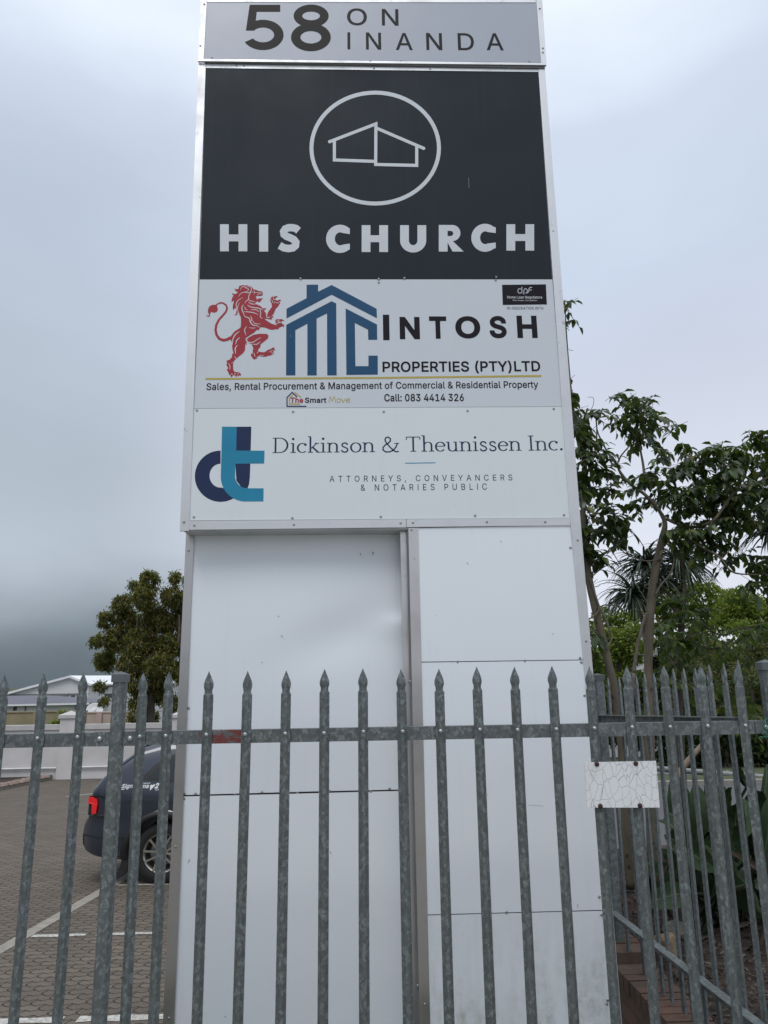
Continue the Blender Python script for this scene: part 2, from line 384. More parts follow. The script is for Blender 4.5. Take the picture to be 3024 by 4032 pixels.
gb = MB(); ys = [-40, -5, 2.6, 3.3, 12, 30, 70, 200, 1200]; xs = [-1200, -200, -40, 0, 40, 200, 1200]
for y in ys:
    for x in xs: gb.v.append((x, y, base_z(x, y) - .03))
for j in range(len(ys) - 1):
    for i in range(len(xs) - 1):
        a = j * len(xs) + i; gb.f.append((a, a + 1, a + len(xs) + 1, a + len(xs)))
tag(gb.build('ground', M['ground']), kind='structure')
def gpt(x, y, dz=0): return (x, y, gz(y) + dz)
sheet('pavement', [(-14, -6, -.012), (14, -6, -.012), (14, 2.55, -.012), (-14, 2.55, -.012)], M['concrete'])
sheet('car_park', [gpt(-22, 3.35), gpt(1.38, 3.35), gpt(1.38, 25.98), gpt(-22, 25.98)], M['paver'])
# flush concrete edging at the mouth of the parking bays
e0 = ground_at(0, 3725); e1 = ground_at(384, 3506); f0 = ground_at(0, 3761)
xa = e0.x; slope = (e1.x - e0.x) / (e1.y - e0.y); wd = .135
def ex(y): return xa + slope * (y - e0.y)
sheet('edging_strip', [gpt(ex(3.4), 3.4, .004), gpt(ex(3.4) + wd, 3.4, .004), gpt(ex(25) + wd, 25, .004), gpt(ex(25), 25, .004)], M['concrete'])
for (v, dv, hw) in ((4012, 0, .05), (3680, 0, .036), (3488, 0, .03), (3330, 0, .03)):
    p = ground_at(400, v); y = p.y; x0 = ex(y) + wd + .01
    b = MB(); n = 46; x1 = x0 + 4.6
    for k in range(n + 1):                  # the paint breaks up along the paver joints
        x = x0 + (x1 - x0) * k / n; j0 = rng.uniform(-.012, .012); j1 = rng.uniform(-.012, .012)
        b.v += [(x, y - hw + j0, gz(y - hw + j0) + .004), (x, y + hw + j1, gz(y + hw + j1) + .004)]
    b.f = [(2 * k, 2 * k + 2, 2 * k + 3, 2 * k + 1) for k in range(n) if k % 7 != 5 or v < 3600]
    tag(b.build('bay_marking', M['wline']), kind='structure')
# short marking seen past the back of the car
p = ground_at(352, 3128)
sheet('bay_marking', [gpt(p.x - .45, p.y - .5, .004), gpt(p.x - .36, p.y - .5, .004), gpt(p.x + .9, p.y + 1.4, .004), gpt(p.x + .78, p.y + 1.4, .004)], M['wline'])
# road beyond the planting on the right, verge under the guard rail
M['asphalt'] = m_simple('grey asphalt', (.080, .080, .081), .9, 0, .12, 12, .3); M['kerb'] = m_simple('kerb concrete', (.22, .21, .19), .9, 0, .15, 8, .3)
rz = lambda y: CAMZ - 1.93 - .041 * y
sheet('road', [(3.0, 10.5, rz(10.5)), (40, 9, rz(9)), (40, 19.4, rz(19.4)), (3.0, 19.4, rz(19.4))], M['asphalt'])
b = MB(); b.box(3, 40, 19.4, 19.62, rz(19.5) - .2, rz(19.5) + .11); tag(b.build('road_kerb', M['kerb']), kind='structure')
sheet('verge', [(3, 19.62, rz(19.5) + .09), (40, 19.62, rz(19.5) + .09), (40, 34, rz(34) - .1), (3, 34, rz(34) - .1)], M['ground'])

# ---------------------------------------------------------------- planting bed right of the side fence
FX0 = 1.57                                     # side fence line at the corner
def fx(y): return FX0 - .0097 * (y - 3)
def soil_z(x, y):
    z = CAMZ - 1.63 - .012 * (y - 3) + .05 * math.sin(x * 2.1 + y) * .6
    if y > 7.5: z += -(y - 7.5) * .18
    return max(z, rz(y) - .05) if y > 10 else z
def m_soil():
    t = NT('mulched soil'); w = t.wpos(); n = t.noise(w, 5, 6, .7); v = t.voro(t.map(w, (1, 1, 1)), 38, 'F1', 1); vv = t.sep(v)[0]
    c = t.ramp(n, [(.3, (.014, .009, .007)), (.55, (.036, .023, .016)), (.8, (.065, .043, .029))]); c = t.mix(t.mr(vv, .72, .85, 0, .8), c, (.075, .055, .042)); t.base(c); t.p(Roughness=.95)
    t.bump(t.noise(w, 40, 5, .7), .9, .03); return t.m
M['soil'] = m_soil()
grid_sheet('planting_soil', 1.63, 9.5, 2.9, 11, soil_z, 40, 40, M['soil'])

# brick retaining wall under the side fence
def brick_wall():
    r = thing('brick_wall', (fx(4), 4, gz(4)), 'low brown brick wall with brick-on-edge top under the side palisade fence', 'wall')
    zt = CAMZ - 1.675; b = MB()
    for (y0, y1) in ((2.98, 8.2),):
        b.hexa([(fx(y0) - .105, y0, gz(y0) - .3), (fx(y1) - .105, y1, gz(y1) - .3), (fx(y1) - .105, y1, zt), (fx(y0) - .105, y0, zt)],
               [(fx(y0) + .10, y0, gz(y0) - .3), (fx(y1) + .10, y1, gz(y1) - .3), (fx(y1) + .10, y1, zt), (fx(y0) + .10, y0, zt)])
    b.build('masonry', M['brick'], r)
    c = MB(); y = 3.0
    while y < 8.1:
        up = .055 if y > 4.62 else 0; w = .072; j = rng.uniform(-.004, .004)
        x = fx(y); z0 = zt + .001 + up * .5; z1 = zt + .075 + up + rng.uniform(-.003, .003)
        c.box(x - .115 + j, x + .112 + j, y, y + w, zt + .001, z1); y += w + .009
    c.build('coping', M['coping'], r)
    mo = MB(); mo.box(fx(4) - .10, fx(4) + .10, 3.0, 4.62, zt + .0005, zt + .064); mo.build('mortar', M['concrete'], r)
brick_wall()

# ================================================================ FRONT PALISADE FENCE
YF = 3.0; PITCH = .15197; X0P = -.5878
def pale_mesh(name, H, mat, wid=.0385):
    """W-section pale, spear top; origin at the tip, hanging down."""
    prof = [(0, .03), (.012, .28), (.026, .60), (.040, .86), (.049, .97), (.060, .97), (.067, .84), (.073, .78), (.080, .76), (.086, .84), (.090, 1.0), (.12, 1), (H * .5, 1), (H, 1)]
    sec = [(-.5, .0065), (-.33, .0), (-.17, -.0075), (0, -.0105), (.17, -.0075), (.33, 0), (.5, .0065)]
    b = MB(); n = len(sec)
    for (h, w) in prof:
        for (sx, sy) in sec: b.v.append((sx * wid * w * 1.02, sy * (.2 + .8 * min(1, w)), -h))
    for j in range(len(prof) - 1):
        for i in range(n - 1): a = j * n + i; b.f.append((a, a + 1, a + n + 1, a + n))
    ob = b.build(name, mat)
    me = ob.data; bm = bmesh.new(); bm.from_mesh(me); bmesh.ops.recalc_face_normals(bm, faces=bm.faces); bmesh.ops.solidify(bm, geom=bm.faces, thickness=.0025); bm.to_mesh(me); bm.free()
    return ob
def dome_mesh(name, r, h, mat, n=12):
    b = MB(); b.lathe([(r, 0), (r * .97, -h * .35), (r * .75, -h * .75), (r * .4, -h * .95), (.0002, -h)], (0, 0, 0), (0, 1, 0), n); return fixn(b.build(name, mat, None, True))
def post_box(b, x, y, w, z0, z1):
    c = .008; h = w / 2; ring = [(-h + c, -h), (h - c, -h), (h, -h + c), (h, h - c), (h - c, h), (-h + c, h), (-h, h - c), (-h, -h + c)]
    n = 8; b.add([(x + p, y + q, z0) for p, q in ring] + [(x + p, y + q, z1) for p, q in ring], [(i, (i + 1) % n, n + (i + 1) % n, n + i) for i in range(n)] + [tuple(range(n, 2 * n))])
def post_cap(b, x, y, w, z):
    h = w / 2 + .004
    b.add([(x - h, y - h, z - .03), (x + h, y - h, z - .03), (x + h, y + h, z - .03), (x - h, y + h, z - .03),
           (x - h, y - h, z), (x + h, y - h, z), (x + h, y + h, z), (x - h, y + h, z), (x, y, z + .012)],
          [(0, 1, 5, 4), (1, 2, 6, 5), (2, 3, 7, 6), (3, 0, 4, 7), (4, 5, 8), (5, 6, 8), (6, 7, 8), (7, 4, 8)])
def front_fence():
    r = thing('palisade_fence', (0, YF, 0), 'galvanised spear-topped palisade fence running across the front of the sign', 'fence')
    tipz = at(1512, 2634, YF).z
    zr_t = at(1512, 2864, YF + .012).z; zr_b = at(1512, 2916, YF + .012).z; zriv = at(1512, 2881, YF).z
    p0 = pale_mesh('pale', 1.74, M['galv']); rv0 = dome_mesh('rivet', .0082, .006, M['rivet'])
    xs = [X0P + PITCH * i for i in range(15)]
    for u in (19, 172, 328, 564, 665): xs.append(at(u, 2652, YF).x)
    xs += [at(19, 2652, YF).x - PITCH * k for k in (1, 2, 3)]
    first = True
    for i, x in enumerate(sorted(xs)):
        loc = (x, YF, tipz + rng.uniform(-.003, .003))
        if first: o = p0; o.parent = r; o.location = Vector(loc) - ORG[r.name]; ORG[o.name] = Vector(loc)
        else: o = copy_child(p0, r, loc)
        rl = (x + rng.uniform(-.002, .002), YF - .009, zriv + rng.uniform(-.002, .002))
        if first: rv0.parent = o; rv0.location = Vector(rl) - Vector(loc); first = False
        else: copy_child(rv0, o, rl)
        o.rotation_euler = (0, rng.uniform(-.004, .004), rng.uniform(-.05, .05))
    def rail(x0, x1, zt, zb, nm='rail'):
        b = MB(); y = YF + .012; b.box(x0, x1, y, y + .005, zb, zt); b.box(x0, x1, y + .005, y + .045, zt - .005, zt)
        return b.build(nm, M['galvr'], r)
    xp = at(457, 2900, YF).x; pw = .048
    xe = at(3052, 2870, YF).x
    rail(xp + .045, xe - .04, zr_t, zr_b); rail(-2.9, xp - .045, zr_t - .002, zr_b - .002)
    rail(-2.9, xe - .04, .22, .17); 
    # standing posts with caps
    for (x, zt) in ((xp, at(480, 2655, YF).z), (xe + .0, at(3024, 2608, YF).z)):
        b = MB(); post_box(b, x, YF + .012, pw, -.02, zt - .02); po = b.build('post', M['galv'], r)
        c = MB(); post_cap(c, x, YF + .012, pw, zt); c.build('post_cap', M['cap'], po)
    # bracket plates tying the rails to the posts
    bolt = dome_mesh('bolt', .0115, .009, M['rivet'])
    zc = (zr_t + zr_b) / 2
    b = MB(); b.box(xp - .084, xp - .026, YF + .006, YF + .0115, zc - .027, zc + .027); br = b.build('bracket', M['galv'], r)
    bolt.parent = br; bl = Vector((xp - .064, YF + .006, zc)); bolt.location = bl - ORG[br.name]
    b = MB(); b.box(xp + .026, xp + .080, YF + .006, YF + .0115, zc - .027, zc + .027); br = b.build('bracket', M['galv'], r)
    copy_child(bolt, br, (xp + .052, YF + .006, zc))
    b = MB(); b.box(xe - .075, xe - .021, YF + .006, YF + .0115, zc - .024, zc + .024); b2 = b.build('bracket', M['galv'], r)
    copy_child(bolt, b2, (xe - .032, YF + .006, zc))
    return xe, zc
xe, zrc = front_fence()
# green tie wire on the end of the rail
b = MB(); c0 = Vector((xe - .03, YF - .006, zrc)); pts = []
for k in range(46):
    a = k * .62; pts.append(c0 + Vector((.022 * math.cos(a * .6) + .006 * math.sin(k), -.004 + .012 * math.sin(a), .036 * math.sin(a * .6 + .4))))
pts += [c0 + Vector((-.02, -.01, -.036)), c0 + Vector((-.045, -.012, -.034)), c0 + Vector((-.05, -.012, -.045))]
b.tube(pts, .0016, 5); tag(b.build('tie_wire', M['wire'], None, True, org=c0), 'tangle of green tie wire on the end of the front fence rail', 'wire')

# ---------------------------------------------------------------- side palisade fence
def side_fence():
    r = thing('palisade_fence', (fx(5), 5, gz(5)), 'side palisade fence on the brick wall, running away from the street', 'fence')
    p0 = pale_mesh('pale', 1.60, M['galvs'], .036)
    zt = lambda y: CAMZ + .055 - .0396 * (y - 3)
    us = [2436, 2482, 2520, 2554, 2589, 2628, 2667, 2711, 2755, 2803, 2863, 2925, 2987]
    ysx = [3 * 1634 / (u - 1381) for u in us] + [4.98, 5.11, 5.24, 5.37, 5.5, 5.63, 5.76, 5.89, 6.02, 6.15, 6.28, 6.41]
    first = True
    for y in ysx:
        loc = Vector((fx(y), y, zt(y) + rng.uniform(-.006, .006)))
        if first: o = p0; o.parent = r; o.location = loc - ORG[r.name]; ORG[o.name] = loc
        else: o = copy_child(p0, r, loc)
        o.rotation_euler = (rng.uniform(-.006, .006), 0, R(88) + rng.uniform(-.06, .06))
        first = False
    def rail(dz, nm):
        b = MB(); x_ = lambda y: fx(y) - .012; y0, y1 = 3.04, 6.6
        def q(y, dx, z): return (x_(y) + dx, y, zt(y) + z)
        b.hexa([q(y0, -.045, dz), q(y1, -.045, dz), q(y1, -.045, dz - .005), q(y0, -.045, dz - .005)], [q(y0, 0, dz), q(y1, 0, dz), q(y1, 0, dz - .005), q(y0, 0, dz - .005)])
        b.hexa([q(y0, -.005, dz - .005), q(y1, -.005, dz - .005), q(y1, -.005, dz - .05), q(y0, -.005, dz - .05)], [q(y0, 0, dz - .005), q(y1, 0, dz - .005), q(y1, 0, dz - .05), q(y0, 0, dz - .05)])
        fixn(b.build('rail', M['galvs'], r))
    rail(-.222, 'upper'); rail(-1.36, 'lower')
    y = 4.83; b = MB(); post_box(b, fx(y), y, .058, CAMZ - 1.60, zt(y) + .01); po = b.build('post', M['galvs'], r)
    c = MB(); post_cap(c, fx(y), y, .058, zt(y) + .025); c.build('post_cap', M['cap'], po)
side_fence()

# ---------------------------------------------------------------- crazed white plaque screwed to the pales
def plaque():
    q = [at(2301, 3002, 2.975), at(2312, 3180, 2.975), at(2598, 3180, 2.975), at(2583, 2996, 2.975)]
    r = thing('plaque', (q[1] + q[2]) / 2, 'small blank white plaque with cracked enamel screwed to the fence pales', 'plaque')
    b = MB(); b.slab(q, .004); pl = fixn(b.build('plate', M['crazed'], r))
    for (u, v) in ((2350, 3009), (2503, 3006), (2364, 3174), (2520, 3172)):
        d = MB(); c = at(u, v, 2.9745); d.lathe([(.0095, 0), (.009, -.003), (.005, -.005), (.0002, -.0055)], c, (0, 1, 0), 10); fixn(d.build('screw', M['rust'], r, True))
plaque()

# ================================================================ PYLON SIGN
# crops used while surveying the photo: (scale, u offset, v offset)
C1 = (.9343, 700, 0); C2 = (.9644, 700, 1050); C6 = (.4521, 780, 1080); C8 = (1.0549, 650, 2000); CD = (.4521, 750, 1640); CL = (.1989, 800, 1100); C3 = (1.0549, 650, 2900)
def px(c, x, y): return (c[1] + c[0] * x, c[2] + c[0] * y)
def qpx(c, pts): return [px(c, *p) for p in pts]
SIGN = thing('pylon_sign', (FP(1512, 4032).x, YS + .2, gz(YS)), 'tall white aluminium-framed pylon sign with five business panels behind the fence', 'sign')
SZ = gz(YS) - .1
def quad(pts, d): return [FP(u, v, d) for u, v in pts]       # order tl, bl, br, tr
def ext(top, bot, d):                                         # follow an edge down to the ground
    a = FP(*top, d); b = FP(*bot, d); t = (SZ - a.z) / (b.z - a.z); return a + (b - a) * t
def plate(name, pts, d, mat, th=.004, parent=None, gap=0.0):
    q = quad(pts, d) if not isinstance(pts[0], Vector) else pts
    if gap:
        c = sum(q, Vector()) / 4; q = [p + Vector((math.copysign(gap, c.x - p.x), 0, math.copysign(gap, c.z - p.z))) for p in q]
    b = MB(); b.slab(q, th); return fixn(b.build(name, mat, parent or SIGN))
# ---- cabinets behind the sheets
def cab(name, u0, u1, ztop, zbot, d, depth):
    b = MB(); x0 = u0; x1 = u1; b.box(x0, x1, YS - d, YS - d + depth, zbot, ztop); return fixn(b.build(name, M['cabw'] if d > -.0065 else M['cab'], SIGN))
xl = FP(714, 2080).x + .01; xr = FP(2282, 2000).x - .012; xm = FP(1640, 2300).x
z_under = FP(1200, 2089).z; z_head = FP(1460, 246, .012).z; z_top = FP(1460, -14, .012).z
cab('cabinet', xl, xr, z_head, z_under + .003, -.006, .36)
cab('cabinet', xm - .04, FP(2400, 3600).x - .012, z_under + .001, SZ, -.007, .353)
cab('cabinet', FP(700, 2600, -.13).x + .02, xm - .042, z_under + .001, SZ, -.165, .20)
b = MB(); b.box(xl - .004, xr + .004, YS - .0065, YS + .36, z_head + .002, z_top); fixn(b.build('cabinet', M['alux'], SIGN))
b = MB(); zq = z_head - .006; b.box(xl - .002, xr + .002, YS - .0095, YS - .0045, zq - .010, zq); fixn(b.build('soffit_shade', M['cab'], SIGN))  # dark strip added to paint the shade line under the header
# ---- printed sheets
P_head = plate('sign_panel', qpx(C1, [(122, 9), (108, 246), (1532, 263), (1511, 10)]), .012, M['header'], .005)
P_church = plate('sign_panel', qpx(C1, [(118, 286), (91, 1178), (1579, 1178), (1519, 303)]), 0, M['dark'], .004, None, .0012)
P_prop = plate('sign_panel', qpx(C2, [(89, 52), (65, 579), (1569, 571), (1530, 50)]), -.0005, M['whitegrey'], .004, None, .0008)
P_law = plate('sign_panel', qpx(C2, [(65, 579), (47, 1037), (1601, 1026), (1569, 571)]), -.0001, M['dtwhite'], .004, None, .0012)
for o, l in ((P_head, 'lavender grey panel with the street number'), (P_church, 'charcoal church panel'), (P_prop, 'pale grey property panel with red lion'), (P_law, 'white attorneys panel')): o['label'] = l
# ---- aluminium frame of the upper box
def strip(pts, d, mat='alu', th=.012, name='frame'): return plate(name, pts, d, M[mat], th)
strip(qpx(C1, [(97, -12), (86, 246), (109, 247), (123, -12)]), .0150)
strip(qpx(C1, [(1510, -12), (1531, 264), (1554, 266), (1535, -12)]), .0150)
strip(qpx(C1, [(124, -12), (124, 8), (1509, 10), (1509, -12)]), .0140, 'alux')
strip(qpx(C1, [(86, 247), (85, 257), (1554, 274), (1554, 265)]), .0165, 'alux')
strip(qpx(C1, [(119, 268), (119, 286), (1519, 303), (1519, 285)]), .002, 'alux')
strip([px(C1, 87, 266), px(C2, 8, 1080), px(C2, 46.5, 1078), px(C1, 118, 267)], .004)
strip([px(C1, 1519, 284), (2243, 2030), (2282, 2000), px(C1, 1547, 285)], .004)
strip(qpx(C2, [(47.5, 1038), (47.5, 1074), (932, 1064), (932, 1031)]), .005, 'alux')
strip(qpx(C2, [(934, 1031), (934, 1063), (1602, 1056), (1602, 1026)]), .006, 'alux')
# right-hand angle continues to the ground
a0, a1 = (2282, 2000.5), (2334, 2631); b0, b1 = (2243, 2030.5), (2310, 2743)
plate('frame', [FP(*b0, .004), ext(b0, b1, .004), ext(a0, a1, .004), FP(*a0, .004)], 0, M['alu'], .012)
# ---- lower part: recessed left sheets, front right sheets
DR = -.13
def grid_panel(name, tl, bl, br, tr, d, mat, disp, nx=40, ny=70):
    A, B, Cc, D = [p if isinstance(p, Vector) else FP(*p, d) for p in (tl, bl, br, tr)]
    b = MB()
    for j in range(ny + 1):
        t = j / ny
        for i in range(nx + 1):
            s = i / nx; p = (A * (1 - s) + D * s) * (1 - t) + (B * (1 - s) + Cc * s) * t; b.v.append((p.x, p.y - disp(s, t), p.z))
    for j in range(ny):
        for i in range(nx): a = j * (nx + 1) + i; b.f.append((a, a + nx + 1, a + nx + 2, a + 1))
    return b.build(name, mat, SIGN, True)
def d1(s, t):                                                  # buckled upper-left sheet with the dent by its right edge
    e = min(1, 6 * s, 6 * (1 - s) + .0)
    return .011 * math.exp(-((s - .97) / .10) ** 2 - ((t - .42) / .05) ** 2) - .016 * math.exp(-((s - .70) / .25) ** 2 - ((t - .45 + .25 * (s - .7)) / .10) ** 2) + .006 * math.exp(-((s - .98) / .05) ** 2 - ((t - .40) / .02) ** 2) + .010 * math.sin(3.2 * t + 1.5 * s) * math.sin(math.pi * s) + .005 * math.sin(5 * t - 2 * s)
def d2(s, t): return .005 * math.sin(2.6 * t + 1) * math.sin(math.pi * s)
tlr = FP(742, 2080, DR); seamL = (724, 3132); seamR = (1590, 3111)
eL0, eL1 = (764, 2109), (685, 4032); eR0, eR1 = (1583, 2100), (1633, 4032)
def along(p, q, v): t = (v - p[1]) / (q[1] - p[1]); return (p[0] + (q[0] - p[0]) * t, v)
grid_panel('sign_panel', along(eL0, eL1, 2060), along(eL0, eL1, 3131), along(eR0, eR1, 3108), along(eR0, eR1, 2040), DR, M['white'], d1)
grid_panel('sign_panel', along(eL0, eL1, 3136), ext(eL0, eL1, DR), ext(eR0, eR1, DR), along(eR0, eR1, 3113), DR, M['white'], d2)
p0_, p1_ = (732, 2111), (641, 4032)
plate('post', [FP(*along(p0_, p1_, 2075), DR + .012), ext(p0_, p1_, DR + .012), ext(eL0, eL1, DR + .012), FP(*along(eL0, eL1, 2075), DR + .012)], 0, M['alud'], .05)
sa0, sa1 = (1575, 2079), (1626, 4032); sb0, sb1 = (1608, 2079), (1653, 4032); sc0, sc1 = (1647, 2079), (1694, 4032)
plate('post', [FP(*along(sa0, sa1, 2060), DR + .085), ext(sa0, sa1, DR + .085), ext(sb0, sb1, DR + .085), FP(*along(sb0, sb1, 2060), DR + .085)], 0, M['alud'], .03)
plate('post', [FP(*sb0, .003), ext(sb0, sb1, .003), ext(sc0, sc1, .003), FP(*sc0, .003)], 0, M['alud'], .16)
r0, r1 = (2245, 2068), (2311, 2743)
def rp(v): return along(r0, r1, v)
def lp(v): return along(sc0, sc1, v)
grid_panel('sign_panel', lp(2080), lp(2605.5), rp(2597), rp(2068), 0, M['white'], lambda s, t: .002 * math.sin(3 * t) * math.sin(3.1 * s))
grid_panel('sign_panel', lp(2609), lp(3601), rp(3582), rp(2600), 0, M['white'], lambda s, t: .002 * math.sin(2 * t + 1) * math.sin(3.1 * s))
grid_panel('sign_panel', lp(3604.5), ext(sc0, sc1, 0), ext(r0, r1, 0), rp(3585.5), 0, M['mould'], lambda s, t: .001 * math.sin(3 * t))

# ---- screws
SCREW = None
def screws(parent, d, pts, c=None, dark=False):
    global SCREW
    for p in pts:
        u, v = px(c, *p) if c else p; w = FP(u, v, d)
        if SCREW is None:
            b = MB(); b.lathe([(.0062, 0), (.006, -.0015), (.004, -.0032), (.0016, -.0036), (.0015, -.0026), (.0002, -.0026)], (0, 0, 0), (0, 1, 0), 10)
            SCREW = fixn(b.build('screw', M['screw'], None, True)); SCREW.parent = parent; SCREW.location = w - ORG[parent.name]; ORG[SCREW.name] = w
        else: copy_child(SCREW, parent, w)
FR = [o for o in SIGN.children if o.name.startswith('frame')]
screws(P_head, .0150, [(112, 18), (95, 193), (143, 243), (812, 257), (941, 256), (1482, 259), (1526, 36), (1539, 203), (1539, 221)], C1)
screws(P_church, .002, [(247, 276), (278, 277), (827, 288), (1064, 290), (1383, 288), (517, 1174), (847, 1176), (955, 1172), (1342, 1168), (1582, 974)], C1)
screws(P_prop, .0, [(821, 64), (1298, 55)], C2)
screws(P_law, .0005, [(78, 586), (471, 592), (841, 592), (1183, 588), (1535, 580), (66, 1022), (468, 1026), (829, 1021), (1214, 1016), (1577, 1014), (47, 392)], C2)
screws(SIGN, .005, [(25, 1042), (68, 1056), (474, 1053), (910, 1047)], C2)
screws(SIGN, .006, [(960, 1045), (1262, 1042), (1500, 1042)], C2)
screws(SIGN, .003, [(920, 82), (914, 648)], C8)
screws(SIGN, DR + .012, [(88, 159), (40, 3000 - 2000 + 0 - 120)], C8)
screws(SIGN, DR, [(108, 298), (88, 747), (862, 797)], C8)
screws(SIGN, .001, [(1092, 574), (1343, 570), (1513, 148), (1549, 560), (1554, 576), (1566, 700)], C8)
screws(SIGN, .004, [(1540, 120), (1572, 497)], C8)
screws(SIGN, DR, [(72, 213), (71, 232), (114, 214), (261, 216), (362, 208), (494, 212), (613, 203), (768, 206), (838, 195), (52, 565), (35, 949)], C3)
screws(SIGN, DR + .012, [(40, 412), (14, 1052)], C3)
screws(SIGN, .003, [(943, 930), (969, 1000)], C3)
screws(SIGN, .001, [(1275, 656), (1621, 599), (1629, 666), (1652, 985), (1649, 998)], C3)

